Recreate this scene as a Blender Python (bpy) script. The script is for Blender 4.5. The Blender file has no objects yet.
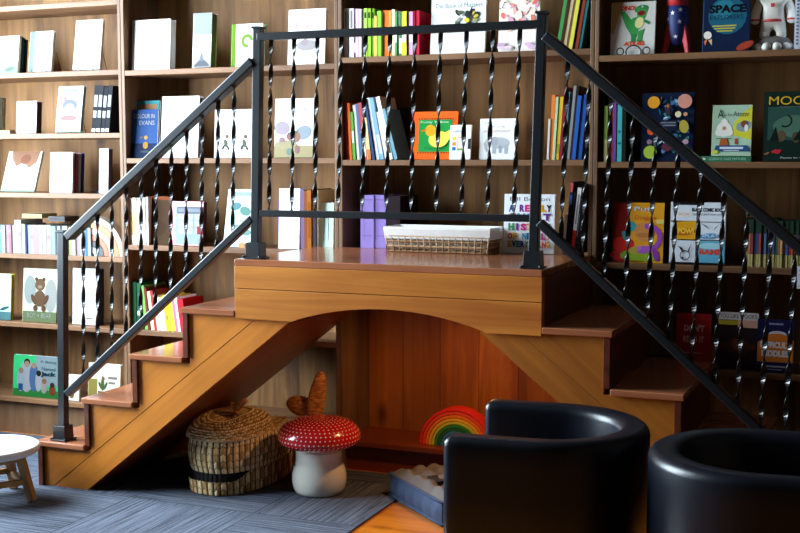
import bpy, bmesh, math, random
from mathutils import Vector, Matrix
random.seed(7)
PI = math.pi
scn = bpy.context.scene
COL = scn.collection
# ------------------------------------------------------------------ camera
FPX = 1176.36
CAM = Vector((1.9265, -4.0601, 1.1965)); YAW = .3911; PITCH = .0892
cd = bpy.data.cameras.new('camera'); cam = bpy.data.objects.new('camera', cd); COL.objects.link(cam)
cam.location = CAM; cam.rotation_euler = (PI/2 - PITCH, 0, YAW)
cd.sensor_width = 36; cd.lens = FPX/800*36; cd.clip_start = .05; scn.camera = cam
_R = cam.rotation_euler.to_matrix(); _Ri = _R.transposed()
def ray(u, v): return _R @ Vector(((u-400)/FPX, -(v-266.5)/FPX, -1))
def at(u, v, Y=None, z=None, X=None):
    d = ray(u, v)
    t = (Y-CAM.y)/d.y if Y is not None else ((z-CAM.z)/d.z if z is not None else (X-CAM.x)/d.x)
    return CAM + d*t
def proj(p):
    q = _Ri @ (Vector(p)-CAM); return 400+FPX*q.x/-q.z, 266.5-FPX*q.y/-q.z
def Xu(u, Y, z):
    v = 266.5
    for _ in range(6):
        p = at(u, v, Y=Y); v = proj((p.x, Y, z))[1]
    return at(u, v, Y=Y).x
# ------------------------------------------------------------------ materials
def lin(h):
    h = h.lstrip('#'); c = [int(h[i:i+2], 16)/255 for i in (0, 2, 4)]
    return [x/12.92 if x <= .04045 else ((x+.055)/1.055)**2.4 for x in c]
MATS = {}
def newmat(name):
    m = bpy.data.materials.new(name); m.use_nodes = True
    nt = m.node_tree; b = nt.nodes['Principled BSDF']; return m, nt, b
def N(nt, t, **kw):
    n = nt.nodes.new(t)
    for k, v in kw.items():
        if k.startswith('i_'): n.inputs[k[2:].replace('_', ' ')].default_value = v
        else: setattr(n, k, v)
    return n
def flat(h, rough=.55, metal=0, spec=.5, var=.06, scale=30, bump=0, coat=0):
    key = (h, rough, metal, spec, var, scale, bump, coat)
    if key in MATS: return MATS[key]
    m, nt, b = newmat('surface_' + h.strip('#'))
    c = lin(h)
    tc = N(nt, 'ShaderNodeTexCoord'); ns = N(nt, 'ShaderNodeTexNoise', i_Scale=scale, i_Detail=3.0)
    nt.links.new(tc.outputs['Object'], ns.inputs['Vector'])
    mx = N(nt, 'ShaderNodeMix', data_type='RGBA')
    mx.inputs[6].default_value = [x*(1-var) for x in c]+[1]; mx.inputs[7].default_value = [min(1, x*(1+var)) for x in c]+[1]
    nt.links.new(ns.outputs['Fac'], mx.inputs[0]); nt.links.new(mx.outputs[2], b.inputs['Base Color'])
    b.inputs['Roughness'].default_value = rough; b.inputs['Metallic'].default_value = metal
    b.inputs['Specular IOR Level'].default_value = spec; b.inputs['Coat Weight'].default_value = coat
    b.inputs['Coat Roughness'].default_value = .08
    if bump:
        bp = N(nt, 'ShaderNodeBump', i_Strength=bump, i_Distance=.002)
        nt.links.new(ns.outputs['Fac'], bp.inputs['Height']); nt.links.new(bp.outputs['Normal'], b.inputs['Normal'])
    MATS[key] = m; return m
def wood(name, light, dark, axis='X', rough=.35, knots=True, slope=0, spec=.4, planks=None, coat=0, fine=1.0):
    m, nt, b = newmat(name)
    tc = N(nt, 'ShaderNodeTexCoord'); mp = N(nt, 'ShaderNodeMapping')
    s = {'X': (1.2, 16, 16), 'Z': (16, 16, 1.2), 'Y': (16, 1.2, 16)}[axis]
    mp.inputs['Scale'].default_value = s
    rot = N(nt, 'ShaderNodeMapping'); rot.inputs['Rotation'].default_value = (0, slope, 0)
    L = nt.links.new
    L(tc.outputs['Object'], rot.inputs['Vector']); L(rot.outputs[0], mp.inputs['Vector'])
    n1 = N(nt, 'ShaderNodeTexNoise', i_Scale=1.0*fine, i_Detail=6.0, i_Roughness=.6, i_Distortion=.6); L(mp.outputs[0], n1.inputs['Vector'])
    n2 = N(nt, 'ShaderNodeTexNoise', i_Scale=2.2, i_Detail=2.0); L(rot.outputs[0], n2.inputs['Vector'])
    ad = N(nt, 'ShaderNodeMath', operation='MULTIPLY_ADD'); L(n1.outputs['Fac'], ad.inputs[0]); ad.inputs[1].default_value = .75
    m2 = N(nt, 'ShaderNodeMath', operation='MULTIPLY'); L(n2.outputs['Fac'], m2.inputs[0]); m2.inputs[1].default_value = .35
    L(m2.outputs[0], ad.inputs[2])
    cr = N(nt, 'ShaderNodeValToRGB'); L(ad.outputs[0], cr.inputs[0])
    e = cr.color_ramp.elements; e[0].position = .36; e[0].color = lin(dark)+[1]; e[1].position = .66; e[1].color = lin(light)+[1]
    out = cr.outputs[0]
    if knots:
        ms = N(nt, 'ShaderNodeMapping'); k = {'X': (2.6, 5, 5), 'Z': (5, 5, 2.6), 'Y': (5, 2.6, 5)}[axis]; ms.inputs['Scale'].default_value = k
        L(rot.outputs[0], ms.inputs['Vector'])
        vo = N(nt, 'ShaderNodeTexVoronoi', i_Scale=1.1); L(ms.outputs[0], vo.inputs['Vector'])
        kr = N(nt, 'ShaderNodeValToRGB'); L(vo.outputs['Distance'], kr.inputs[0])
        kr.color_ramp.elements[0].position = .04; kr.color_ramp.elements[0].color = (.22, .16, .12, 1)
        kr.color_ramp.elements[1].position = .2; kr.color_ramp.elements[1].color = (1, 1, 1, 1)
        mu = N(nt, 'ShaderNodeMix', data_type='RGBA', blend_type='MULTIPLY'); mu.inputs[0].default_value = 1
        L(out, mu.inputs[6]); L(kr.outputs[0], mu.inputs[7]); out = mu.outputs[2]
    if planks:
        ax, wd = planks
        sp = N(nt, 'ShaderNodeSeparateXYZ'); L(tc.outputs['Object'], sp.inputs[0])
        dv = N(nt, 'ShaderNodeMath', operation='DIVIDE'); L(sp.outputs[ax], dv.inputs[0]); dv.inputs[1].default_value = wd
        fr = N(nt, 'ShaderNodeMath', operation='FRACT'); L(dv.outputs[0], fr.inputs[0])
        fl = N(nt, 'ShaderNodeMath', operation='FLOOR'); L(dv.outputs[0], fl.inputs[0])
        wn = N(nt, 'ShaderNodeTexWhiteNoise', noise_dimensions='1D'); L(fl.outputs[0], wn.inputs['W'])
        tr = N(nt, 'ShaderNodeMapRange'); L(wn.outputs['Value'], tr.inputs['Value']); tr.inputs['To Min'].default_value = .7; tr.inputs['To Max'].default_value = 1.12
        ln = N(nt, 'ShaderNodeMath', operation='GREATER_THAN'); L(fr.outputs[0], ln.inputs[0]); ln.inputs[1].default_value = .025
        l2 = N(nt, 'ShaderNodeMapRange'); L(ln.outputs[0], l2.inputs['Value']); l2.inputs['To Min'].default_value = .5
        pm = N(nt, 'ShaderNodeMath', operation='MULTIPLY'); L(tr.outputs[0], pm.inputs[0]); L(l2.outputs[0], pm.inputs[1])
        vm = N(nt, 'ShaderNodeVectorMath', operation='SCALE'); L(out, vm.inputs[0]); L(pm.outputs[0], vm.inputs['Scale']); out = vm.outputs[0]
    L(out, b.inputs['Base Color'])
    bp = N(nt, 'ShaderNodeBump', i_Strength=.12, i_Distance=.002); L(n1.outputs['Fac'], bp.inputs['Height']); L(bp.outputs[0], b.inputs['Normal'])
    b.inputs['Roughness'].default_value = rough; b.inputs['Specular IOR Level'].default_value = spec
    b.inputs['Coat Weight'].default_value = coat; b.inputs['Coat Roughness'].default_value = .12
    return m
W_SHELF_V = wood('bookcase_back_wood', '#9b6e40', '#50331b', 'Z', rough=.6, spec=.25)
W_SHELF_H = wood('bookcase_shelf_wood', '#835d3e', '#573a25', 'X', rough=.5, spec=.3, knots=False)
W_SIDE = wood('bookcase_side_wood', '#7d5c40', '#4c3322', 'Z', rough=.5, spec=.3, knots=False)
W_NICHE = wood('red_pine_wood', '#b96f2c', '#84431a', 'Z', rough=.45, planks=('X', .16))
W_PLINTH = wood('red_pine_ledge', '#8a3f1c', '#5c240f', 'X', rough=.35, knots=False)
W_FASCIA = wood('honey_birch_wood', '#c87f30', '#9c541a', 'X', rough=.38, spec=.4)
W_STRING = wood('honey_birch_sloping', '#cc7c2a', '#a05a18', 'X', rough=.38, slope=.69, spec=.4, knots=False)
W_STRING_SHADED = wood('honey_birch_sloping_down_shaded', '#a8651f', '#7a4514', 'X', rough=.38, slope=-.69, spec=.4, knots=False)  # same birch as the left stairs, with the right side's shade in its colour
W_TREAD = wood('reddish_tread_wood', '#b0704c', '#84482c', 'X', rough=.22, spec=.5, knots=False, coat=.3)
W_RISER = wood('dark_riser_wood', '#6a3018', '#3c180c', 'Y', rough=.4, knots=False)
W_STOOL = wood('stool_leg_wood', '#b58a55', '#8f6536', 'Z', rough=.5, knots=False)
W_FLOOR = wood('orange_floor_wood', '#d88428', '#a8500f', 'X', rough=.25, planks=('Y', .12), coat=.3)
M_IRON = flat('#10151a', .36, 0, .5)
M_IRON_TW = flat('#08090b', .3, 0, .5)
M_STEEL = flat('#2b2b2e', .35, .8)
M_LEATHER = flat('#070d18', .33, 0, .36, bump=.15, scale=180)
M_PAGES = flat('#e6dcc6', .8, var=.1, scale=200)
M_WALL = flat('#3a3029', .9); M_CEIL = flat('#453c34', .9)
# ------------------------------------------------------------------ mesh builder
class MB:
    def __init__(s): s.v = []; s.f = []; s.i = []; s.mats = []
    def mi(s, m):
        if m not in s.mats: s.mats.append(m)
        return s.mats.index(m)
    def add(s, vs, fs, m, M=None):
        o = len(s.v); k = s.mi(m)
        s.v += [tuple(M @ Vector(p)) if M else tuple(p) for p in vs]
        for f in fs: s.f.append([o+i for i in f]); s.i.append(k)
        return s
    def box(s, a, b, m, M=None):
        x0, y0, z0 = a; x1, y1, z1 = b
        vs = [(x0,y0,z0),(x1,y0,z0),(x1,y1,z0),(x0,y1,z0),(x0,y0,z1),(x1,y0,z1),(x1,y1,z1),(x0,y1,z1)]
        return s.add(vs, [(3,2,1,0),(4,5,6,7),(0,1,5,4),(1,2,6,5),(2,3,7,6),(3,0,4,7)], m, M)
    def prism(s, poly, y0, y1, m, M=None):   # poly in xz, thickness along y
        n = len(poly); vs = [(x, y0, z) for x, z in poly]+[(x, y1, z) for x, z in poly]
        fs = [tuple(range(n)), tuple(range(2*n-1, n-1, -1))]+[(i+n, (i+1)%n+n, (i+1)%n, i) for i in range(n)]
        return s.add(vs, fs, m, M)
    def bar(s, p, q, w, h, m, up=(0,0,1)):
        p = Vector(p); q = Vector(q); d = (q-p); L = d.length; d.normalize()
        r = d.cross(Vector(up)).normalized(); u = r.cross(d)
        M = Matrix((( r.x, d.x, u.x, p.x),(r.y, d.y, u.y, p.y),(r.z, d.z, u.z, p.z),(0,0,0,1)))
        return s.box((-w/2, 0, -h/2), (w/2, L, h/2), m, M)
    def tube(s, pts, r, m, n=10, caps=True, closed=False):
        pts = [Vector(p) for p in pts]; rs = r if isinstance(r, (list, tuple)) else [r]*len(pts)
        K = len(pts); vs = []; fs = []
        ref = None
        for i, p in enumerate(pts):
            a = pts[(i-1)%K] if (closed or i) else p; b_ = pts[(i+1)%K] if (closed or i < K-1) else p
            d = (b_-a).normalized()
            if ref is None:
                ref = Vector((0,0,1)) if abs(d.z) < .9 else Vector((1,0,0))
            x = (ref - d*ref.dot(d)).normalized(); y = d.cross(x); ref = x
            for k in range(n):
                t = 2*PI*k/n; vs.append(p + (x*math.cos(t)+y*math.sin(t))*rs[i])
        for i in range(K if closed else K-1):
            for k in range(n):
                a = i*n+k; b2 = i*n+(k+1)%n; j = ((i+1)%K)*n
                fs.append((a, b2, j+(k+1)%n, j+k))
        if caps and not closed: fs += [tuple(range(n-1, -1, -1)), tuple(range((K-1)*n, K*n))]
        return s.add(vs, fs, m)
    def lathe(s, prof, m, n=40, c=(0,0), M=None):  # prof (r,z) bottom to top
        vs = []; fs = []; K = len(prof)
        for r, z in prof:
            for k in range(n): t = 2*PI*k/n; vs.append((c[0]+r*math.cos(t), c[1]+r*math.sin(t), z))
        for i in range(K-1):
            for k in range(n): fs.append((i*n+k, i*n+(k+1)%n, (i+1)*n+(k+1)%n, (i+1)*n+k))
        fs += [tuple(range(n-1,-1,-1)), tuple(range((K-1)*n, K*n))]
        return s.add(vs, fs, m, M)
    def grid(s, fn, nu, nv, m, cu=False, cv=False, M=None):
        vs = [fn(i/(nu if cu else nu-1), j/(nv if cv else nv-1)) for i in range(nu) for j in range(nv)]
        fs = []
        for i in range(nu if cu else nu-1):
            for j in range(nv if cv else nv-1):
                a = i*nv+j; b = ((i+1)%nu)*nv+j; c = ((i+1)%nu)*nv+(j+1)%nv; d = i*nv+(j+1)%nv
                fs.append((a, b, c, d))
        if callable(m):
            s.add(vs, fs, m(0, 0), M); n = len(fs); k = 0
            for i in range(nu if cu else nu-1):
                for j in range(nv if cv else nv-1):
                    s.i[-n+k] = s.mi(m((i+.5)/(nu if cu else nu-1), (j+.5)/(nv if cv else nv-1))); k += 1
            return s
        return s.add(vs, fs, m, M)
    def build(s, name, parent=None, off=None, smooth=False, bevel=0, sub=0, seg=2, fixn=False):
        me = bpy.data.meshes.new(name)
        vs = s.v if off is None else [(x-off[0], y-off[1], z-off[2]) for x, y, z in s.v]
        me.from_pydata(vs, [], s.f)
        for m in s.mats: me.materials.append(m)
        for p, k in zip(me.polygons, s.i): p.material_index = k; p.use_smooth = smooth
        if fixn:
            bm = bmesh.new(); bm.from_mesh(me); bmesh.ops.recalc_face_normals(bm, faces=bm.faces); bm.to_mesh(me); bm.free()
        me.update()
        o = bpy.data.objects.new(name, me); COL.objects.link(o)
        if parent: o.parent = parent
        elif off is not None: o.location = off
        if bevel:
            md = o.modifiers.new('bevel', 'BEVEL'); md.width = bevel; md.segments = seg; md.limit_method = 'ANGLE'; md.angle_limit = .7
        if sub: md = o.modifiers.new('sub', 'SUBSURF'); md.levels = sub; md.render_levels = sub
        return o
def tag(o, label, cat, group=None):
    o['label'] = label; o['category'] = cat
    if group: o['group'] = group
    return o
def struct(o): o['kind'] = 'structure'; return o
def thing(name, loc, label, cat, group=None):
    o = bpy.data.objects.new(name, None); COL.objects.link(o); o.location = loc; o.empty_display_size = .05
    return tag(o, label, cat, group)
# ------------------------------------------------------------------ text
_TX = {}
def text_mesh(t, bold=False):
    key = (t, bold)
    if key in _TX: return _TX[key]
    cu = bpy.data.curves.new('lettering', 'FONT'); cu.body = t; cu.size = 1; cu.resolution_u = 3; cu.offset = .055 if bold else 0
    o = bpy.data.objects.new('lettering', cu); COL.objects.link(o)
    bpy.context.view_layer.update()
    me = bpy.data.meshes.new_from_object(o.evaluated_get(bpy.context.evaluated_depsgraph_get()))
    vs = [tuple(v.co) for v in me.vertices]; fs = [tuple(p.vertices) for p in me.polygons]
    bpy.data.objects.remove(o); bpy.data.curves.remove(cu); bpy.data.meshes.remove(me)
    x0 = min(v[0] for v in vs); x1 = max(v[0] for v in vs); y0 = min(v[1] for v in vs); y1 = max(v[1] for v in vs)
    _TX[key] = (vs, fs, x0, x1, y0, y1); return _TX[key]
def art(mb, items, w, h, y0=-.0002, ox=0, oz=0, rough=.6):
    """flat print on the front (-y) of a cover; coordinates 0..1 from the lower left corner"""
    y = y0
    for it in items:
        k = it[0]; y -= .00012
        if k == 'r':
            _, a, b, c, d, col = it; poly = [(a,b),(c,b),(c,d),(a,d)]; poly = [(x*w, z*h) for x, z in poly]
        elif k == 'c':
            _, a, b, r, col = it; poly = [(a*w+r*w*math.cos(t*PI/9), b*h+r*w*math.sin(t*PI/9)) for t in range(18)]
        elif k == 'e':
            _, a, b, rx, ry, rot, col = it; poly = []
            for t in range(18):
                ex = rx*w*math.cos(t*PI/9); ez = ry*w*math.sin(t*PI/9); c_, s_ = math.cos(rot), math.sin(rot)
                poly.append((a*w+ex*c_-ez*s_, b*h+ex*s_+ez*c_))
        elif k == 'p':
            _, pts, col = it; poly = [(x*w, z*h) for x, z in pts]
        elif k == 'arc':   # ring segment: centre, r0, r1, from, to
            _, a, b, r0, r1, t0, t1, col = it
            n = 14; po = []; fs = []
            for i in range(n+1):
                t = t0+(t1-t0)*i/n
                for r in (r0, r1): po.append((ox+a*w+r*w*math.cos(t), y, oz+b*h+r*w*math.sin(t)))
            fs = [(2*i, 2*i+1, 2*i+3, 2*i+2) for i in range(n)]
            mb.add(po, fs, flat(col, rough, spec=.06)); continue
        elif k in 'tT':     # text, x (left), z (base), width, height, colour
            _, tx, a, b, wd, ht, col = it
            vs, fs, x0, x1, z0, z1 = text_mesh(tx, k == 'T')
            sx = wd*w/(x1-x0); sz = ht*h/max(z1-z0, 1e-6)
            mb.add([(ox+a*w+(p[0]-x0)*sx, y, oz+b*h+(p[1]-z0)*sz) for p in vs], fs, flat(col, rough, spec=.06)); continue
        mb.add([(ox+x, y, oz+z) for x, z in poly], [tuple(range(len(poly)))], flat(col, rough, spec=.06))
# ------------------------------------------------------------------ the room
XL, XR, D, H, RUN = -.0875, .978, .635, .87, .211
def room():
    x0, x1, y0, y1, zc = -2.08, 3.3, -5.2, .32, 3.3
    def b(name, a, c, m): struct(MB().box(a, c, m).build(name))
    b('floor', (x0-.1, y0-.1, -.1), (x1+.1, y1+.1, 0), W_FLOOR)
    b('ceiling', (x0-.1, y0-.1, zc), (x1+.1, y1+.1, zc+.1), M_CEIL)
    b('wall_back', (x0-.1, y1, 0), (x1+.1, y1+.1, zc), M_WALL)
    b('wall_front', (x0-.1, y0-.1, 0), (x1+.1, y0, zc), M_WALL)
    b('wall_right', (x1, y0, 0), (x1+.1, y1, zc), M_WALL)
    wy0, wy1, wz0, wz1 = -2.15, -.25, .7, 3.0
    wl = MB(); wl.box((x0-.1, y0, 0), (x0, wy0, zc), M_WALL); wl.box((x0-.1, wy1, 0), (x0, y1, zc), M_WALL)
    wl.box((x0-.1, wy0, 0), (x0, wy1, wz0), M_WALL); wl.box((x0-.1, wy0, wz1), (x0, wy1, zc), M_WALL)
    struct(wl.build('wall_left'))
    fr = MB(); wf = flat('#3a3836', .5)
    for z in (wz0, 2.3, wz1-.05): fr.box((x0-.08, wy0, z), (x0-.02, wy1, z+.05), wf)
    for k in range(4):
        y = wy0+(wy1-wy0-.05)*k/3; fr.box((x0-.08, y, wz0), (x0-.02, y+.05, wz1), wf)
    struct(fr.build('window_1'))
    ld = bpy.data.lights.new('window_daylight', 'AREA'); ld.shape = 'RECTANGLE'; ld.size = wy1-wy0; ld.size_y = wz1-wz0
    ld.cycles.is_portal = True
    lo = bpy.data.objects.new('window_daylight', ld); COL.objects.link(lo)
    lo.location = (x0-.12, (wy0+wy1)/2, (wz0+wz1)/2); lo.rotation_euler = (PI/2, 0, -PI/2)
    w = bpy.data.worlds.new('daylight'); scn.world = w; w.use_nodes = True
    bg = w.node_tree.nodes['Background']; bg.inputs[0].default_value = (.73, .88, 1.0, 1); bg.inputs[1].default_value = SKY
SKY = 45.0; LAMP = 15.0
room()
# carpet
def carpet_mat():
    m, nt, b = newmat('striped_carpet'); L = nt.links.new
    tc = N(nt, 'ShaderNodeTexCoord'); mp = N(nt, 'ShaderNodeMapping'); L(tc.outputs['Object'], mp.inputs[0])
    mp.inputs['Location'].default_value = (.525+5, .64+5, 0); mp.inputs['Scale'].default_value = (1, 1, 1)
    sp = N(nt, 'ShaderNodeSeparateXYZ'); L(mp.outputs[0], sp.inputs[0])
    ck = []
    for ax in 'XY':
        d = N(nt, 'ShaderNodeMath', operation='MULTIPLY'); L(sp.outputs[ax], d.inputs[0]); d.inputs[1].default_value = 2
        f = N(nt, 'ShaderNodeMath', operation='FLOOR'); L(d.outputs[0], f.inputs[0]); ck.append((d, f))
    sm = N(nt, 'ShaderNodeMath', operation='ADD'); L(ck[0][1].outputs[0], sm.inputs[0]); L(ck[1][1].outputs[0], sm.inputs[1])
    md = N(nt, 'ShaderNodeMath', operation='FLOORED_MODULO'); L(sm.outputs[0], md.inputs[0]); md.inputs[1].default_value = 2
    st = []
    for sc in ((3, 95, 1), (95, 3, 1)):
        m2 = N(nt, 'ShaderNodeMapping'); m2.inputs['Scale'].default_value = sc; L(tc.outputs['Object'], m2.inputs[0])
        n = N(nt, 'ShaderNodeTexNoise', i_Scale=1.0, i_Detail=3.0, i_Roughness=.7); L(m2.outputs[0], n.inputs['Vector']); st.append(n)
    mx = N(nt, 'ShaderNodeMix', data_type='FLOAT'); L(md.outputs[0], mx.inputs[0]); L(st[0].outputs['Fac'], mx.inputs[2]); L(st[1].outputs['Fac'], mx.inputs[3])
    fz = N(nt, 'ShaderNodeTexNoise', i_Scale=260.0, i_Detail=2.0); L(tc.outputs['Object'], fz.inputs['Vector'])
    ad = N(nt, 'ShaderNodeMath', operation='MULTIPLY_ADD'); L(fz.outputs['Fac'], ad.inputs[0]); ad.inputs[1].default_value = .25; L(mx.outputs[0], ad.inputs[2])
    cr = N(nt, 'ShaderNodeValToRGB'); L(ad.outputs[0], cr.inputs[0]); e = cr.color_ramp.elements
    e[0].position = .48; e[0].color = lin('#222733')+[1]; e[1].position = .78; e[1].color = lin('#5e6675')+[1]
    # tile seams
    seam = None
    for d, f in ck:
        fr = N(nt, 'ShaderNodeMath', operation='FRACT'); L(d.outputs[0], fr.inputs[0])
        g = N(nt, 'ShaderNodeMath', operation='GREATER_THAN'); L(fr.outputs[0], g.inputs[0]); g.inputs[1].default_value = .012
        if seam is None: seam = g
        else:
            mm = N(nt, 'ShaderNodeMath', operation='MULTIPLY'); L(seam.outputs[0], mm.inputs[0]); L(g.outputs[0], mm.inputs[1]); seam = mm
    mr = N(nt, 'ShaderNodeMapRange'); L(seam.outputs[0], mr.inputs['Value']); mr.inputs['To Min'].default_value = .45
    vs = N(nt, 'ShaderNodeVectorMath', operation='SCALE'); L(cr.outputs[0], vs.inputs[0]); L(mr.outputs[0], vs.inputs['Scale'])
    L(vs.outputs[0], b.inputs['Base Color']); b.inputs['Roughness'].default_value = .85; b.inputs['Specular IOR Level'].default_value = .3
    bp = N(nt, 'ShaderNodeBump', i_Strength=.5, i_Distance=.004); L(ad.outputs[0], bp.inputs['Height']); L(bp.outputs[0], b.inputs['Normal'])
    return m
CZ = .006
tag(MB().box((-2.08, -5.2, 0), (.362, .0, CZ), carpet_mat()).build('carpet'), 'blue grey striped carpet tiles laid quarter turned beside the orange wood floor', 'carpet')
# ------------------------------------------------------------------ bookcases
BW = .98; TS = .015; BD = .26
SH = {0: [.166, .4984, .7981, 1.0613, 1.3132, 1.571, 1.853], 1: [.166, .4989, .8526, 1.2088, 1.5653, 1.94],
      2: [.121, .845, 1.2015, 1.5857, 1.95], 3: [.13, .49, .8435, 1.1945, 1.5595, 1.94]}
BL = {0: 'brown wooden bookcase behind the foot of the lit stairs, pale books on it', 1: 'brown wooden bookcase behind the upper part of the left stairs',
      2: 'brown wooden bookcase behind the raised platform, open red pine niche below', 3: 'dark shaded wooden bookcase behind the right hand stairs with space toys on top'}
def bookcase(k):
    x0 = (k-2)*BW; x1 = x0+BW; o = (x0, 0, 0)
    t = thing('bookcase', o, BL[k], 'bookcase', 'bookcases along the back wall')
    for a in (x0+.0005, x1-TS-.0005): MB().box((a, 0, 0), (a+TS, BD, 2.25), W_SIDE).build('side_panel', t, o, bevel=.002)
    MB().box((x0+TS, BD-.01, .1 if k != 2 else .845), (x1-TS, BD, 2.25), W_SHELF_V).build('back_panel', t, o)
    if k == 2: MB().box((x0+TS, BD-.01, .1), (x1-TS, BD, .845), W_NICHE).build('niche_panel', t, o)['label'] = 'reddish knotty pine niche back'
    MB().box((x0+TS, 0, 2.2), (x1-TS, BD, 2.25), W_SHELF_H).build('top_board', t, o)
    for i, z in enumerate(SH[k]):
        MB().box((x0+TS, .001, z-.021), (x1-TS, BD-.01, z), W_PLINTH if (k == 2 and i == 0) else W_SHELF_H).build('shelf', t, o, bevel=.002)
    z = SH[k][0]-.021
    MB().box((x0+TS, .03, 0), (x1-TS, .05, z), W_PLINTH if k == 2 else W_SIDE).build('plinth', t, o)
for k in range(4): bookcase(k)
# ------------------------------------------------------------------ stage: platform + two stairs
def fascia_poly(z0, z1, arch):
    if not arch: return [(XL, z0), (XR, z0), (XR, z1), (XL, z1)]
    a0, a1, rise = .128, .804, .056; pts = [(XL, z0), (a0, z0)]
    c = (a1-a0)/2; R = (c*c+rise*rise)/(2*rise); t = math.asin(c/R)
    for i in range(25):
        s = -t+2*t*i/24; pts.append(((a0+a1)/2+R*math.sin(s), z0+rise-R+R*math.cos(s)))
    return pts+[(a1, z0), (XR, z0), (XR, z1), (XL, z1)]
o = (.445, -D, 0)
pf = thing('wooden_platform', (o[0], -D/2, 0), 'raised honey wood platform with an arched front in front of the bookcases', 'platform')
oo = (o[0], -D/2, 0)
MB().box((XL, -D, H-.022), (XR, -.001, H), W_TREAD).build('platform_top', pf, oo, bevel=.003)
MB().prism(fascia_poly(.772, H-.0225, False), -D-.001, -D+.03, W_FASCIA).build('front_board', pf, oo, bevel=.0015)
MB().prism(fascia_poly(.669, .770, True), -D-.001, -D+.03, W_FASCIA).build('arched_board', pf, oo, bevel=.0015)
MB().box((XL+.001, -D+.0305, .68), (XL+.02, -.005, H-.0225), W_RISER).build('side_board', pf, oo)
MB().box((XR-.02, -D+.0305, .68), (XR-.001, -.005, H-.0225), W_RISER).build('side_board', pf, oo)
MB().box((XL+.021, -D+.031, .80), (XR-.021, -.005, .815), W_PLINTH).build('underside_board', pf, oo)
def stairs(sgn, label, ms):
    # local run direction: x = edge + sgn*distance from the platform
    E = XL if sgn < 0 else XR
    X = lambda d: E+sgn*d
    o = (X(.4), -D/2, 0)
    t = thing('staircase', o, label, 'staircase', 'staircases of the platform')
    yf = -D+.014    # face of the side panels, just behind the nosing
    st = H/5; sl = .8
    for k in range(1, 5):
        z = H-st*k
        a, b = sorted((X(RUN*(k-1)-.0 + (0 if k > 1 else .001)), X(RUN*k+.006)))
        MB().box((a, -D-.004, z-.02), (b, -.003, z), W_TREAD).build('tread', t, o, bevel=.003)
    for k in range(1, 5):
        z1 = H-st*k-.0205; z0 = z1-st+.0205
        a, b = sorted((X(RUN*k-.022), X(RUN*k-.002)))
        if k == 4: z0 = CZ if sgn < 0 else 0
        MB().box((a, -D+.001, z0), (b, -.004, z1), W_RISER).build('riser', t, o, bevel=.001)
    # sloping lower board: bottom edge from (dist .633, z 0) up to (dist -.2, z .66)
    def bot(d): return max(.001 if sgn > 0 else CZ+.0005, (.633-d)*sl)
    top = lambda d: (.633-d)*.78+.118
    poly = [(X(.633), bot(.633)), (X(-.2), .6675), (X(-.07), .6675), (X(.782), bot(.9))]
    if sgn > 0: poly = poly[::-1]
    MB().prism(poly, yf, yf+.025, ms).build('stringer', t, o, fixn=True)
    # stepped panel above it
    ztop = lambda k: H-st*k-.0205
    poly = [(X(-.068), .6675), (X(.001), .6675), (X(.001), ztop(1))]
    for k in range(1, 5):
        poly.append((X(RUN*k-.0225), ztop(k)))
        if k < 4: poly.append((X(RUN*k-.0225), ztop(k+1)))
    poly += [(X(RUN*4-.0225), bot(.9)), (X(.7845), bot(.9))]
    # keep the panel above the board only
    MB().prism(poly if sgn < 0 else poly[::-1], yf-.0012, yf+.024, ms).build('side_panel', t, o, fixn=True)
    # underside boarding
    q = [(X(.633), bot(.633)), (X(-.19), .6590), (X(-.175), .671), (X(.633+.02), bot(.9)+.012)]
    MB().prism(q if sgn < 0 else q[::-1], yf+.026, -.006, W_PLINTH).build('underside', t, o, fixn=True)
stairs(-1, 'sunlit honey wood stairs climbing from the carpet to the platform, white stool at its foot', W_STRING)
stairs(1, 'shaded wood stairs behind the black armchairs, descending from the platform', W_STRING_SHADED)
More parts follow.
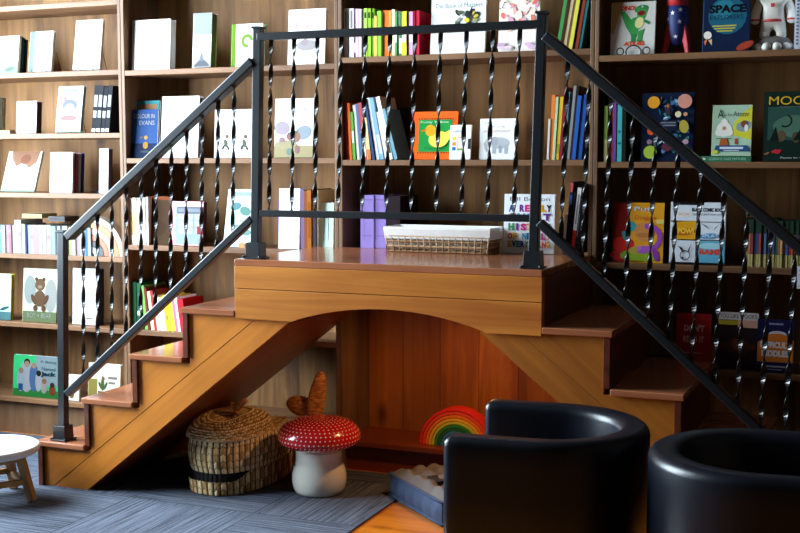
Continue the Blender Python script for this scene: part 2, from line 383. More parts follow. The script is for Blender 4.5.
# ------------------------------------------------------------------ railing
def railing():
    o = (.45, -.59, H); Y = -.59; LN = .026
    t = thing('metal_railing', o, 'black wrought iron railing with twisted balusters along platform and both stairs', 'railing')
    posts = [(-.847, H/5, .940), (-.030, H, 1.632), (.937, H, 1.636), (1.765, H/5, .965)]
    P = []
    for x, z0, z1 in posts:
        top = x+LN*(z1-z0); P.append((x, top, z0, z1))
        po = MB().bar((x, Y, z0+.002), (top, Y, z1), .029, .029, M_IRON, up=(0,1,0)).build('post', t, o, bevel=.002)
        MB().bar((top, Y, z1), (top+.0002, Y, z1+.008), .038, .038, M_IRON, up=(0,1,0)).build('post_cap', po, o, bevel=.002)
        c = MB(); c.box((x-.034, Y-.034, z0+.001), (x+.034, Y+.034, z0+.006), M_IRON)
        vs = []
        for z, r in ((z0+.006, .027), (z0+.055, .024)):
            vs += [(x-r, Y-r, z), (x+r, Y-r, z), (x+r, Y+r, z), (x-r, Y+r, z)]
        c.add(vs, [(0,1,5,4),(1,2,6,5),(2,3,7,6),(3,0,4,7),(4,5,6,7)], M_IRON)
        for dx in (-.03, .03): c.lathe([(.005, z0+.006), (.005, z0+.011)], M_IRON, 8, (x+dx, Y-.03))
        c.build('post_foot', po, o, bevel=.001)
    px = lambda i, z: P[i][0]+LN*(z-P[i][2])
    rails = {}
    def rail(name, a, b, w, h):
        mb = MB(); mb.bar((a[0], Y, a[1]), (b[0], Y, b[1]), w, h, M_IRON); mb.build(name, t, o, bevel=.004 if h > .024 else .002)
    zt, zb = 1.606, 1.023
    rail('top_rail', (px(1, zt), zt), (px(2, zt), zt), .03, .024)
    rail('bottom_rail', (px(1, zb), zb), (px(2, zb), zb), .026, .022)
    slopes = []
    for nm, a, b in (('handrail', (-.80, .923), (-.028, 1.527)), ('handrail', (.968, 1.571), (1.80, .878)),
                     ('lower_rail', (-.822, .347), (-.040, 1.005)), ('lower_rail', (.955, 1.012), (1.775, .283))):
        big = nm == 'handrail'
        rail(nm, a, b, .046 if big else .034, .03 if big else .026)
    def baluster(xb, zb_, xt, zt_):
        mb = MB(); n = max(12, int((zt_-zb_)/.008)); per = .098
        w, d = .0074, .0016
        vs = []; fs = []
        for i in range(n+1):
            f = i/n; z = zb_+(zt_-zb_)*f; x = xb+(xt-xb)*f
            ang = PI*(z/per)
            for a, b in ((-w, -d), (w, -d), (w, d), (-w, d)):
                vs.append((x+a*math.cos(ang)-b*math.sin(ang), Y+a*math.sin(ang)+b*math.cos(ang), z))
        for i in range(n):
            for k in range(4): fs.append((i*4+k, i*4+(k+1)%4, i*4+4+(k+1)%4, i*4+4+k))
        mb.add(vs, fs, M_IRON_TW).build('baluster', t, o)
    xa, xb = Xu(270.8, Y, 1.5), Xu(519, Y, 1.5)
    for i in range(11):
        x = xa+(xb-xa)*i/10; baluster(x-LN*(1.5-zb), zb, x+LN*(zt-1.5), zt)
    def sl(a, b, x): return a[1]+(b[1]-a[1])*(x-a[0])/(b[0]-a[0])
    HL, LL = ((-.80, .923), (-.028, 1.527)), ((-.822, .347), (-.040, 1.005))
    HR, LR = ((.968, 1.571), (1.80, .878)), ((.955, 1.012), (1.775, .283))
    xa, xb = at(83.5, 229, Y=Y).x, at(234.5, 79, Y=Y).x
    for i in range(11):
        x = xa+(xb-xa)*i/10; baluster(x-.016, sl(*LL, x-.016), x, sl(*HL, x))
    xa, xb = at(565, 110, Y=Y).x, at(790, 335, Y=Y).x
    for i in range(12):
        x = xa+(xb-xa)*i/10; baluster(x-.008, sl(*LR, x-.008), x+.008, sl(*HR, x+.008))
railing()
# ------------------------------------------------------------------ books
def shelf_z(bay, i): return SH[bay][i]
def deep(h, k=2.5):  # darkens a colour to offset strong window light on the left bays
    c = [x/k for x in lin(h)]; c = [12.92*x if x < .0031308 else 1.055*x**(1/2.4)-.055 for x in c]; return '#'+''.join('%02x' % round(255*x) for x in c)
def face_book(u0, u1, vt, zs, label, cover, items=(), lean=8, t=.018, yb=.03, spine=None, back=None, pages=None, group=None, dz=0, name='picture_book', yaw=0, soft=False):
    """book standing face out: u0..u1 along its foot, vt its top edge"""
    x0 = Xu(u0, yb, zs); x1 = Xu(u1, yb, zs); w = x1-x0; a = math.radians(lean)
    h = .2
    for _ in range(12):
        v = proj((x0+w/2, yb+h*math.sin(a), zs+dz+h*math.cos(a)))[1]; h *= 1+(v-vt)/max(30, (proj((x0+w/2, yb, zs))[1]-vt))
    r = thing(name, (x0, yb, zs+dz+t*math.sin(a)+.0005), label, 'book', group)
    r.rotation_euler = (-a, 0, yaw)
    if group and (group.startswith('face out books of the far') or 'left stairs' in group): items = [tuple(deep(q, 4.6 if "far" in group else 2.9) if isinstance(q, str) and q.startswith('#') else q for q in it) for it in items]  # cover art of the left bays darkened against the bright window light
    if group and group.startswith('face out books of the far'): cover = deep(cover, 1.7)  # far left covers darkened too, offsetting the window light
    mc = flat(cover, .6, spec=.06); ms = flat(spine or cover, .6, spec=.06); mk = flat(back or spine or cover, .6, spec=.06)
    c = MB(); bt = .0022
    c.box((0, 0, 0), (w, bt, h), mc); c.box((0, t-bt, 0), (w, t, h), mk); c.box((-.002, .0003, 0.0003), (.0012, t-.0003, h-.0003), ms)
    art(c, items, w, h)
    c.build('cover', r)
    e = .0005 if soft else .003
    MB().box((.0013, bt+.0002, e), (w-e, t-bt-.0002, h-e), flat(pages, .8) if pages else M_PAGES).build('page_block', r)
    return r
ORD = ['leftmost', 'second from left', 'third from left', 'fourth from left', 'fifth from left', 'sixth from left', 'seventh from left', 'eighth from left', 'ninth from left', 'tenth from left'] + \
      [f'{w} from left' for w in ('eleventh', 'twelfth', 'thirteenth', 'fourteenth', 'fifteenth', 'sixteenth', 'seventeenth', 'eighteenth', 'nineteenth', 'twentieth', 'twenty-first', 'twenty-second', 'twenty-third', 'twenty-fourth', 'twenty-fifth', 'twenty-sixth')]
def spine_row(u, zs, items, rowname, group, yf=.012, depth=.15, start=0):
    """items: (width px, top v, colour, colour word, lean deg, [spine bands])"""
    lo_, hi_ = None, None
    xs = Xu(u, yf, zs); kb = max(0, min(3, int((xs+.03+2*BW)//BW))); lo_ = (kb-2)*BW+TS+.002; hi_ = lo_+BW-2*TS-.004
    if kb == 0: lo_ = -9
    def layout(f, st):
        x = st; prev = None; res = []; pe = None
        for it in items:
            wpx, vt, colr, word, lean = it[:5]
            if colr is None: x = max(x, Xu(wpx, yf, zs)); continue
            uu = proj((x, yf, zs))[0]; w = wpx*(Xu(uu+10, yf, zs)-x)/10*f
            h = at(uu, vt, Y=yf).z-zs; a = math.radians(lean); h = h/math.cos(a)
            if prev: x = max(x, pe+max(0, min(h*math.cos(a), prev[1])*(math.tan(prev[0])-math.tan(a))))
            elif a < 0 and not res: x = max(x, lo_+h*math.sin(-a))
            res.append((x, w, h, a, it)); x += w/math.cos(a)+.0004; pe = x; prev = (a, h*math.cos(a))
        return res, max(r[0]+r[1]*math.cos(r[3])+max(0, r[2]*math.sin(r[3])) for r in res)
    st = max(xs, lo_); f = 1.0; end0 = layout(1, xs)[1]
    for _ in range(12):
        res, end = layout(f, st)
        lim = min(hi_, max(end0, st+.02)) if kb < 3 or True else hi_
        if end > lim+.0005: f *= max(.5, 1-(end-lim)/max(.02, end-st))
    out = []
    for x, w, h, a, it in res:
        colr, word = it[2], it[3]
        if group.startswith('pale spines'): colr = deep(colr, 3.6); it = it[:5]+([tuple(deep(q, 3.6) if isinstance(q, str) and q.startswith('#') else q for q in x) for x in it[5]],) if len(it) > 5 else it  # pale spines darkened so the window light does not wash them out
        bands = it[5] if len(it) > 5 else ()
        mb = MB(); m = flat(colr, .6, spec=.08); bt = min(.0016, w*.2)
        d = depth*(.9+.2*random.random()); y0 = random.random()*.006
        mb.box((0, y0, 0), (w, y0+bt, h), m); mb.box((0, y0+bt, 0), (bt, y0+d, h), m); mb.box((w-bt, y0+bt, 0), (w, y0+d, h), m)
        mb.box((bt, y0+bt, .002), (w-bt, y0+d-.002, h-.003), M_PAGES)
        art(mb, bands, w, h, y0=y0-.0002)
        o = mb.build('book'); k = len(out)+start
        o.location = (x, yf, zs+.0003+(w*math.sin(a) if a >= 0 else 0)); o.rotation_euler = (0, a, 0)
        tag(o, f'{word} spine, {ORD[k]} {rowname}', 'book', group); out.append(o)
    return out
def wire_stand(u, zs, yb, w, label, ring=False):
    x = Xu(u, yb, zs); o = (x, yb, zs)
    s = MB(); r = .0016
    z = .002
    if ring:
        s.tube([(x+.026*math.cos(t*PI/12), yb-.012, zs+.010+.022*math.sin(t*PI/12)) for t in range(-4, 17)], .0022, M_STEEL, 6)
        for sg in (-1, 1): s.tube([(x+sg*.045+.012*math.cos(t*PI/8), yb-.014, zs+.013+.012*math.sin(t*PI/8)) for t in range(16)], .002, M_STEEL, 6, closed=True)
    else:
        for sg in (-1, 1):
            s.tube([(x+sg*w/2, yb+.09, zs+z), (x+sg*w/2, yb-.012, zs+z), (x+sg*w/2, yb-.012, zs+.016)], r, M_STEEL, 6)
        s.tube([(x-w/2, yb-.012, zs+.016), (x+w/2, yb-.012, zs+.016)], r, M_STEEL, 6)
        s.tube([(x+w/2, yb+.09, zs+z), (x+w/2, yb+.055, zs+.09)], r, M_STEEL, 6); s.tube([(x-w/2, yb+.09, zs+z), (x-w/2, yb+.055, zs+.09)], r, M_STEEL, 6)
    tag(s.build('book_stand', None, o), label, 'book stand', 'wire book stands')
def B(*a, **k): return face_book(*a, **k)
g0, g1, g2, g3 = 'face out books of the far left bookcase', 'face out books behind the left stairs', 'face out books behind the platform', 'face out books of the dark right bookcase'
Wt = '#f1efe9'
# --- far left bay
zA = shelf_z(0, 5)
B(-14, 17.5, 37, zA, 'white picture book with pale green foot at left edge of the upper shelf', '#f3f3ee', [('r',0,0,1,.3,'#e3efe2'),('r',.1,.28,.9,.34,'#d5e6da'),('e',.75,.12,.16,.05,.2,'#a9c3ae'),('r',.7,.86,.9,.9,'#c9ccd6')], lean=7, t=.02, spine='#17342f', group=g0, yb=.04)
for i, (c, w) in enumerate((('#173f3a', 'dark green'), ('#0f2723', 'blackish green'))):
    B(-10+3*i, 21+3.2*i, 38.5+2*i, zA, f'{w} book tucked behind the white one at the upper left edge', c, lean=7, t=.014, yb=.066+.02*i, pages=c, group=g0)
B(28.5, 51, 32, zA, 'narrow white book with pale blue spine strip on a wire stand', '#f5f4ef', [('r',0,0,.2,1,'#b9cfe6'),('c',.7,.3,.05,'#e4e0dd')], lean=8, dz=.004, t=.016, group=g0)
wire_stand(41, zA, .03, .075, 'wire stand under the narrow white book with pale blue strip')
B(73, 99.5, 20.5, zA, 'tall white book with faint grey words on the upper left shelf', '#f3f1ec', [('t','To',.25,.80,.18,.06,'#cfcac6'),('t','look',.2,.68,.3,.06,'#cfcac6'),('t','and',.2,.57,.3,.06,'#cfcac6'),('t','to',.25,.40,.18,.06,'#cfcac6'),('t','Wonder',.2,.26,.55,.05,'#cfcac6')], lean=9, dz=.004, t=.014, group=g0)
wire_stand(86, zA, .03, .085, 'wire stand under the tall white book with grey words')
zB = shelf_z(0, 4)
p = at(5, 133, Y=.05)
fb = MB(); fb.box((0,0,0), (.085,.13,.003), flat('#8a7a22', .5)); fb.box((0,0,.0145), (.085,.13,.0175), flat('#8a7a22', .5)); fb.box((.001,.002,.003), (.083,.128,.0145), M_PAGES)
fo = fb.build('flat_book'); fo.location = (p.x-.06, .05, zB+.0005); tag(fo, 'olive yellow book lying flat at the left end of its shelf', 'book')
B(-4, 2, 98, zB, 'dark book cut by the left edge above the olive flat book', '#3c3524', lean=4, t=.02, yb=.11, dz=0.0, group=g0)
B(16, 36, 102, zB, 'small cream book with red stems drawing and dark plum side', '#eef1e4', [('p',[(.3,.2),(.36,.2),(.52,.7),(.48,.7)],'#d9a79c'),('p',[(.5,.3),(.55,.3),(.7,.75),(.66,.75)],'#c98f86'),('e',.5,.25,.25,.06,0,'#e6d0c4')], lean=5, t=.034, spine='#342234', pages='#43303c', group=g0)
B(55, 80, 87, zB, 'mint book with a faint portrait of a child and black spine', '#e9f3ee', [('e',.5,.58,.3,.2,0,'#b9bccb'),('e',.5,.52,.2,.16,0,'#f2dfd6'),('e',.5,.3,.34,.1,.0,'#e6b7b2'),('c',.3,.72,.09,'#e2bcc0'),('r',.2,.88,.8,.92,'#cfe0da')], lean=10, dz=.004, t=.017, spine='#15171b', back='#7fb9a6', group=g0)
wire_stand(66, zB, .03, .07, 'wire stand under the mint book with the portrait')
tw = [('r',.15,.55,.85,.8,'#8e8e92'),('r',.15,.32,.85,.47,'#8e8e92'),('r',.15,.02,.85,.09,'#d8d8da')]
spine_row(91, zB, [(4.6,86,'#121319','glossy black',7,tw),(4.4,86,'#15161d','black',7,tw),(4.2,87,'#101117','plain black',7,tw),(4.2,86,'#14151b','dull black',7,tw)], 'of the leaning black set beside the mint portrait book', 'black matching books')
zC = shelf_z(0, 3)
B(1, 34, 152.5, zC, 'wide white book leaning far back with an orange picture', '#f4f2ec', [('p',[(.1,1),(.95,1),(.9,.72),(.7,.58),(.5,.72),(.3,.62),(.15,.8)],'#e2a883'),('e',.55,.8,.16,.12,.4,'#c98663'),('e',.35,.35,.25,.1,.2,'#efe1d6'),('r',0,0,1,.05,'#cfe0cb')], lean=20, t=.012, group=g0, back='#5d7a55')
B(50, 72, 152.5, zC, 'white book in front of a stack with red and blue sides', '#f4f4f2', [('c',.5,.62,.1,'#eadfdd'),('e',.5,.4,.12,.16,.2,'#ece6e2')], lean=4, t=.012, group=g0)
for i, (c, w) in enumerate((('#b8505a', 'rose red'), ('#d8dde6', 'pale grey'), ('#2c4f9a', 'royal blue'))):
    B(51+.5*i, 75.5+3.3*i, 153.5, zC, f'{w} book standing behind the white one on the third shelf', c, lean=4, t=.012, yb=.048+.02*i, pages=c, group=g0)
bl = MB(); q = Xu(72.5, .03, zC); q2 = Xu(96, .03, zC); bl.box((0,0,0), (q2-q,.1,.005), flat('#3d6fae', .4)); ob = bl.build('flat_booklet'); ob.location = (q, .1, zC+.0005)
ob.location = (q+.012, .135, zC+.0005); tag(ob, 'thin blue booklet lying flat on the third shelf', 'booklet')
B(99, 108, 149, zC, 'slim white book with dark plum side beside the upright', '#f2f2f0', [('e',.5,.5,.2,.12,0,'#dfe5ec')], lean=3, t=.03, spine='#2d2536', pages='#3c3346', group=g0)
zD = shelf_z(0, 2)
pal = [('#9fd0d0','aqua',3,225),('#e6eeee','ice white',3.4,225),('#f0c9cf','blush',3.4,225),('#e2a9b4','rose pink',2.6,225),('#f4efe6','ivory',3,225),('#efeadd','tall ivory',4,220),('#f2f2ea','tall white',3,220),
  ('#eef0e2','pale cream',3.4,224),('#4a5a86','navy striped',1.8,225),('#d5def0','pale blue',3.2,225),('#e9e6ee','lilac white',2.6,225),('#efc9c9','wide pink',6.4,225),('#f6efe9','warm white',3,225),('#f3ecd8','cream',4,225),('#f4f1ea','soft white',4.2,225),
  ('#cfe6ec','pale aqua',4,226),('#7f8aa0','thin slate',1.5,226),('#eef2f4','cool white',3.4,226),('#6d7788','dark slate',1.4,226),('#f0f0ee','plain white',5.5,226)]
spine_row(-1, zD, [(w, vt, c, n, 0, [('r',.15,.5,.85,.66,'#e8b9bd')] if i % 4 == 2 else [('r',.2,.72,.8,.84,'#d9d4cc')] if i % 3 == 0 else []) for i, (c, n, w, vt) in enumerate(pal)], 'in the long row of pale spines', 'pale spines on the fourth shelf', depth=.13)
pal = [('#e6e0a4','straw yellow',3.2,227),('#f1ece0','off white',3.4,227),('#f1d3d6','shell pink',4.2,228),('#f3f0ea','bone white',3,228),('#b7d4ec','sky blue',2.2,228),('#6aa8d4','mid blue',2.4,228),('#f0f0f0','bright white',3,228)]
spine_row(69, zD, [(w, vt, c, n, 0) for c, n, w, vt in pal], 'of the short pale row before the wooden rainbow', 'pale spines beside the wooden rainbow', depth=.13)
for u0, u1, c, t_, n, y_, zz in ((22, 42, '#8a7a4a', .018, 'olive brown book lying flat on top of the pale spines', .06, .1525), (48.5, 64.5, '#17161a', .02, 'black book lying flat on top of the pale spines', .045, .142)):
    a0, a1 = Xu(u0, y_, zD+.15), Xu(u1, y_, zD+.15); f = MB(); f.box((0,0,0), (a1-a0,.1,t_), flat(c, .5)); f.box((.0015,-.0002,.003), (a1-a0-.0015,.002,t_-.003), flat(c, .7)); fo = f.build('flat_book'); fo.location = (a0, y_, zD+zz); tag(fo, n, 'book')
zE = shelf_z(0, 1)
B(-14, 10.5, 274, zE, 'pale teal book with yellow side at the left edge', '#d8ece9', [('r',0,0,1,.18,'#7fbfc6'),('e',.75,.25,.2,.05,.3,'#4a9aa6')], lean=4, t=.022, spine='#b9a92f', pages='#b9a92f', group=g0)
B(22.5, 56, 269, zE, 'green book with a standing brown bear cub picture', '#d3dcc4', [('r',0,0,1,.2,'#9db27a'),('e',.2,.6,.18,.35,0,'#dfe8df'),('e',.82,.5,.18,.4,0,'#eef0e6'),('e',.5,.44,.17,.2,0,'#9a6f4c'),('c',.5,.7,.15,'#a67b57'),('c',.39,.8,.05,'#8a6244'),('c',.61,.8,.05,'#8a6244'),('e',.5,.66,.07,.04,0,'#d9c2a6'),('e',.32,.42,.06,.14,.5,'#8f6545'),('e',.68,.42,.06,.14,-.5,'#8f6545'),('e',.38,.26,.07,.08,0,'#8f6545'),('e',.62,.26,.07,.08,0,'#8f6545'),('t','BOY + BEAR',.14,.08,.72,.09,'#f3f1e4')], lean=5, t=.012, group=g0)
B(72.5, 97, 269, zE, 'white book with navy back cover between post and balusters', '#f3f2f0', [('c',.4,.5,.03,'#c9c3c6'),('c',.62,.32,.03,'#d9c9c0'),('r',.55,.1,.8,.13,'#cfcfd6')], lean=3, t=.046, spine='#1b2342', pages='#20243a', group=g0, yb=.035)
zF = shelf_z(0, 0)
B(13, 57.5, 356, zF, 'bright green book picturing a family on grass, lowest shelf left', '#38b870', [('r',.5,.3,1,1,'#cfe6ea'),('r',0,0,1,.18,'#3fae4e'),('e',.3,.5,.16,.3,0,'#e9f0f4'),('c',.3,.82,.07,'#3a2a22'),('c',.3,.78,.06,'#e7c3a4'),('e',.46,.48,.1,.26,0,'#6f9ad0'),('c',.46,.76,.055,'#e7c3a4'),('e',.17,.4,.08,.22,0,'#dfe9f4'),('c',.17,.62,.055,'#d9b090'),('r',.12,.14,.22,.3,'#3f6fb8'),('e',.57,.4,.07,.2,0,'#f2f2f2'),('c',.57,.58,.055,'#3a2a22'),('e',.7,.26,.07,.12,0,'#e3dccb'),('c',.7,.4,.05,'#c98f6a'),('e',.88,.2,.07,.1,0,'#b8503c'),('c',.88,.32,.05,'#5a4030'),('t','A Being',.6,.82,.36,.08,'#3c6a80'),('t','Named',.64,.66,.3,.08,'#3c6a80'),('T','Jack',.62,.5,.34,.13,'#24506a')], lean=5, t=.009, group=g0, back='#e9ece9')
B(66.5, 79, 375, zF, 'small white book right behind the lowest metal post', '#f1eee8', [('c',.4,.2,.2,'#d9b36a')], lean=4, t=.014, group=g0)
B(88, 119.5, 364, zF, 'white and yellow book with a potted plant drawing', '#f2eeda', [('r',0,0,.28,.6,'#ecd26a'),('p',[(.3,.3),(.6,.3),(.55,.14),(.35,.14)],'#a8783a'),('e',.45,.5,.05,.2,0,'#7f9a5a'),('e',.38,.44,.04,.12,.5,'#8fa864'),('e',.54,.44,.04,.12,-.5,'#8fa864'),('e',.47,.62,.05,.05,0,'#d99a86'),('r',.62,.62,.9,.68,'#cfc8b8'),('r',.64,.5,.84,.55,'#cfc8b8')], lean=5, t=.014, group=g0)
# --- bay behind the left stairs
zF = shelf_z(1, 4)
B(132, 169.5, 20.5, zF, 'thick white book lettered along the top with pale page block', '#f2efe6', [('r',0,0,.06,1,'#dcd7c6'),('t','COUNTRY',.25,.80,.5,.08,'#d8d4c8')], lean=4, t=.04, group=g1, pages='#b9b2a2')
B(192.5, 210.5, 14, zF, 'tall grey and white book with a misty cliff picture', '#e4e6ea', [('r',0,.6,1,1,'#d3dae4'),('r',0,0,1,.25,'#f0efec'),('p',[(.1,.05),(.5,.18),(.9,.06),(.9,.02),(.1,.02)],'#8a8f98'),('p',[(.35,.12),(.5,.3),(.6,.12)],'#a9adb5')], lean=5, t=.042, group=g1, pages='#5f5850')
B(231.5, 262, 24.5, zF, 'white book with lime green spine behind the upper metal post', '#f2f3ee', [('r',0,0,.12,1,'#8cc63a'),('arc',.5,.6,.1,.2,0,5,'#9ccf4a')], lean=4, t=.03, spine='#8cc63a', group=g1, back='#58b060')
B(288, 324.5, 9.5, zF, 'white book with large pink curly lettering', '#f3efec', [('t','Grandma',.14,.8,.72,.09,'#eaa9b4'),('t','Loves',.2,.66,.6,.11,'#e690a2'),('e',.5,.35,.28,.14,0,'#efe3e2'),('e',.45,.4,.1,.08,.3,'#e6cfd2')], lean=4, t=.016, group=g1, back='#b99a72')
zG = shelf_z(1, 3)
B(135.5, 158, 101, zG, 'teal and white book standing behind the navy twilight book', '#2f7a7e', [('r',.1,.85,.9,.94,'#d59a6a')], lean=4, t=.012, yb=.06, spine='#dfe8ea', group=g1)
B(131.2, 156.5, 110, zG, 'navy book with white lettering and a small yellow figure', '#24406e', [('r',0,0,1,.3,'#1c3460'),('t','COLOUR IN',.06,.82,.82,.09,'#e4e2d6'),('t','EVANS',.28,.68,.6,.09,'#e4e2d6'),('e',.55,.26,.1,.12,0,'#d8a648'),('c',.56,.42,.07,'#e0b868'),('e',.38,.42,.06,.03,.5,'#c9823a'),('e',.55,.13,.2,.04,0,'#58606a')], lean=5, t=.014, group=g1, back='#1b2c4c')
B(161, 197.5, 97, zG, 'large plain white book with one grey capital word', '#f4f3ee', [('t','WAITING',.16,.88,.62,.06,'#bdb9b0')], lean=5, t=.03, group=g1, pages='#6a5d50')
B(214.5, 251.5, 110, zG, 'white book with two tiny dancing figures, left of the post', '#f3f1ec', [('t','Just like',.1,.82,.7,.07,'#d6cfc8'),('t','you and me',.1,.62,.8,.06,'#ddd6d0')]+[x for cx in (.3,.8) for x in (('e',cx,.3,.05,.1,.3,'#8a8f7e'),('c',cx+.03,.44,.05,'#a98f78'),('e',cx-.06,.22,.03,.07,-.5,'#6d7266'),('e',cx+.07,.2,.03,.06,.5,'#7a7f8a'))], lean=4, t=.02, group=g1)
B(274, 312.5, 99, zG, 'white book with a pastel watercolour of children and black side', '#f4f2ee', [('r',0,0,1,.2,'#f2dfa8'),('e',.3,.22,.3,.1,0,'#f3e3b4'),('e',.2,.5,.2,.16,0,'#efdde6'),('e',.75,.42,.22,.16,.3,'#d6e2f0'),('c',.55,.35,.13,'#e2a892'),('c',.42,.36,.1,'#cf9a94'),('p',[(.35,.42),(.5,.3),(.62,.46),(.48,.44)],'#8a9a96'),('e',.6,.14,.06,.1,0,'#d6a0a0'),('e',.2,.3,.08,.06,0,'#e3b8c0'),('e',.4,.1,.08,.08,0,'#a9c4b0'),('t','YOU ARE',.2,.82,.28,.05,'#b9b4b0'),('t','LOVED',.54,.78,.34,.1,'#a39e9c')], lean=4, t=.022, group=g1, spine='#141416', pages='#1c1b1d')
zH = shelf_z(1, 2)
spine_row(127.8, zH, [(3.6,198,'#f3ecd9','cream',0,[('r',.1,.2,.9,.7,'#efc083')]),(3.4,198,'#f4eddc','orange and cream',0,[('r',.1,.2,.9,.7,'#eebb7a')]),(4.2,198,'#f1ead8','pale cream',0,[('r',.2,.3,.8,.5,'#e3d5b8')]),(2.8,198,'#f5f1e6','ivory white',0),(2.4,198,'#cfe0e6','pale blue',0),(1.6,198,'#1a2a48','navy',0),(2,197,'#ebe7dc','thin white',0)], 'on the shelf above the left stairs', 'cream spines above the left stairs')
B(148.5, 169, 197, zH, 'dark brown book with an orange top edge', '#3d2815', [('r',0,.93,1,1,'#b85a2a'),('e',.5,.35,.35,.3,.2,'#5a3a1c'),('e',.25,.2,.15,.18,0,'#6a4a24'),('r',.05,0,.3,.3,'#6e4320')], lean=4, t=.02, spine='#131c30', group=g1)
B(171.5, 202.5, 202, zH, 'pink framed book with a grid of white squares', '#ecaab0', [('r',.12,.02,1,.88,'#cfe4ea'),('r',.16,.72,1,.88,'#8e97ac'),('r',.2,.76,.95,.84,'#b9bfcc')]+[('r',.2+.27*i,.26+.16*j,.42+.27*i,.4+.16*j,'#f0eeee') for i in range(3) for j in range(3)]+[('r',.82,.26,1,.44,'#d94a58')], lean=4, t=.026, spine='#d9808c', pages='#4a1520', back='#4a1520', group=g1)
B(223.5, 252, 190, zH, 'aqua world map book leaning behind the sloping rail', '#bfe3e2', [('e',.3,.7,.2,.12,.2,'#7fbfc4'),('e',.65,.62,.2,.14,-.3,'#8ec7b8'),('e',.4,.3,.14,.16,.1,'#8cc4cc'),('e',.75,.25,.16,.1,0,'#9fd0c8'),('r',.1,.88,.8,.95,'#d9efee'),('e',.55,.45,.1,.05,0,'#e3e0c4')], lean=12, t=.012, group=g1)
bb = MB(); bb.box((0,0,0), (.03,.03,.02), flat('#a87844', .6)); bo = bb.build('wooden_block', bevel=.002); bo.location = (Xu(239.5, .012, zH), .004, zH+.0003); tag(bo, 'small wooden block beside the foot of the upper metal post', 'block')
B(278.5, 299, 189, zH, 'white book with blue spine and a red line drawing', '#f3f1ef', [('arc',.55,.38,.26,.29,2,5,'#e2a6a4'),('arc',.5,.45,.14,.16,1,4,'#e6b4b0'),('arc',.5,.6,.2,.22,2.2,4.4,'#e8bab8')], lean=3, t=.03, spine='#3b62b4', group=g1)
spine_row(300.5, zH, [(3.4,190,'#6d5a78','dusty purple',0),(3.2,191,'#7a4520','chestnut',0),(4,190,'#9a5a24','orange brown',0,[('r',.2,.2,.8,.8,'#8a4a1a')]),(2.6,190,'#6a3a1c','deep brown',0),(2,189,'#23324a','dark blue',0),(1.6,190,'#c9b79a','buff',0)], 'of the brown books beside the red line drawing book', 'brown spines beside the mint book')
B(319.5, 333, 203, zH, 'pale mint book against the upright left of the purple spines', '#cdeee2', [('r',.3,.2,.36,.8,'#b6ddd0'),('r',.6,.2,.66,.8,'#b6ddd0')], lean=3, t=.02, group=g1)
zI = shelf_z(1, 1)
spine_row(129.2, zI, [(4.4,282,'#1d4a2c','dark green',0),(4.2,283,'#24563a','bottle green',0,[('r',.2,.3,.8,.4,'#cfd8c8')]),(144.5,0,None,'',0),(3,286,'#6aa84e','leaf green',-6),(2.4,288,'#6a2a1e','maroon',-6),(3.6,292,'#efe2c0','cream',-7),(2.6,291,'#9a3028','brick red',-7),(2.6,296,'#e9b7a6','salmon',-7),(3.4,298,'#f1eef0','white',-8),(2.6,300,'#cfd2dc','pale grey',-8),(4.6,296,'#e8df2a','yellow',-8,[('r',.2,.3,.8,.45,'#8a8a3a')]),(4.2,297,'#e4da3c','lemon',-8),(2.6,298,'#e86a94','pink',-8),(2.6,298,'#f3dfe4','pinkish white',-8),(6,300,'#c8202c','red',-8,[('r',.2,.5,.8,.8,'#a81a24')])], 'in the colourful leaning row beside the second tread', 'colourful children books beside the stairs')
# --- bay behind the platform
zJ = shelf_z(2, 3)
lst = [(4,8.5,'#d5d0c6','stone white'),(1.6,9,'#2a2622','thin black'),(5,8.5,'#dcd9d6','pearl grey'),(1.8,8.5,'#5a2a4a','thin plum'),(3,9,'#d9b4cc','lilac pink'),(3,9,'#e3c2d4','pale lilac'),(2.2,10,'#2c2a20','thin dark'),(3.8,8.5,'#a9cf5a','light lime'),(3.6,8.5,'#93c03c','lime green'),(3.4,8.5,'#7aa832','grass green'),(3,16,'#e6b25e','short orange and cream'),(4,11,'#8fc83e','bright lime'),(1.6,12,'#3a5a2a','thin green'),(3.4,10.5,'#e8822e','orange'),(3.2,10.5,'#e0702a','deep orange'),(2.8,10.5,'#e8924a','soft orange'),(3,9.5,'#f0e4b4','cream'),(2.4,11.5,'#5f9a5a','sage green'),(2.4,11.5,'#e4ece0','white and green'),(2.8,12,'#3f6e46','forest green'),(4.8,11.5,'#e0d83a','yellow and white'),(2,12,'#6a1c34','wine'),(4,11.5,'#cfa8cc','mauve'),(2.6,11,'#8a1c2c','dark red'),(4,10.5,'#c8243c','red')]
bands = {3:[('r',.1,.1,.9,.3,'#f0eeee')],19:[('r',.1,.05,.9,.4,'#f0eeee')],20:[('r',.05,.3,.95,.55,'#f1efe8')],22:[('r',.05,.3,.95,.65,'#f3eef0')],17:[('r',.1,.3,.9,.5,'#f3f3ee')],7:[('r',.2,.8,.8,.92,'#2e4a1c')],8:[('r',.2,.8,.8,.92,'#2e4a1c')],9:[('r',.2,.8,.8,.92,'#2e4a1c')],0:[('r',.3,.6,.7,.95,'#7a756e')],2:[('r',.3,.6,.7,.95,'#8a8580')]}
spine_row(341.3, zJ, [(w*.97,vt,c,n,0,bands.get(i,[])) for i,(w,vt,c,n) in enumerate(lst)], 'in the upright row over the platform rail', 'thin upright paperbacks over the platform rail')
bw = 54.
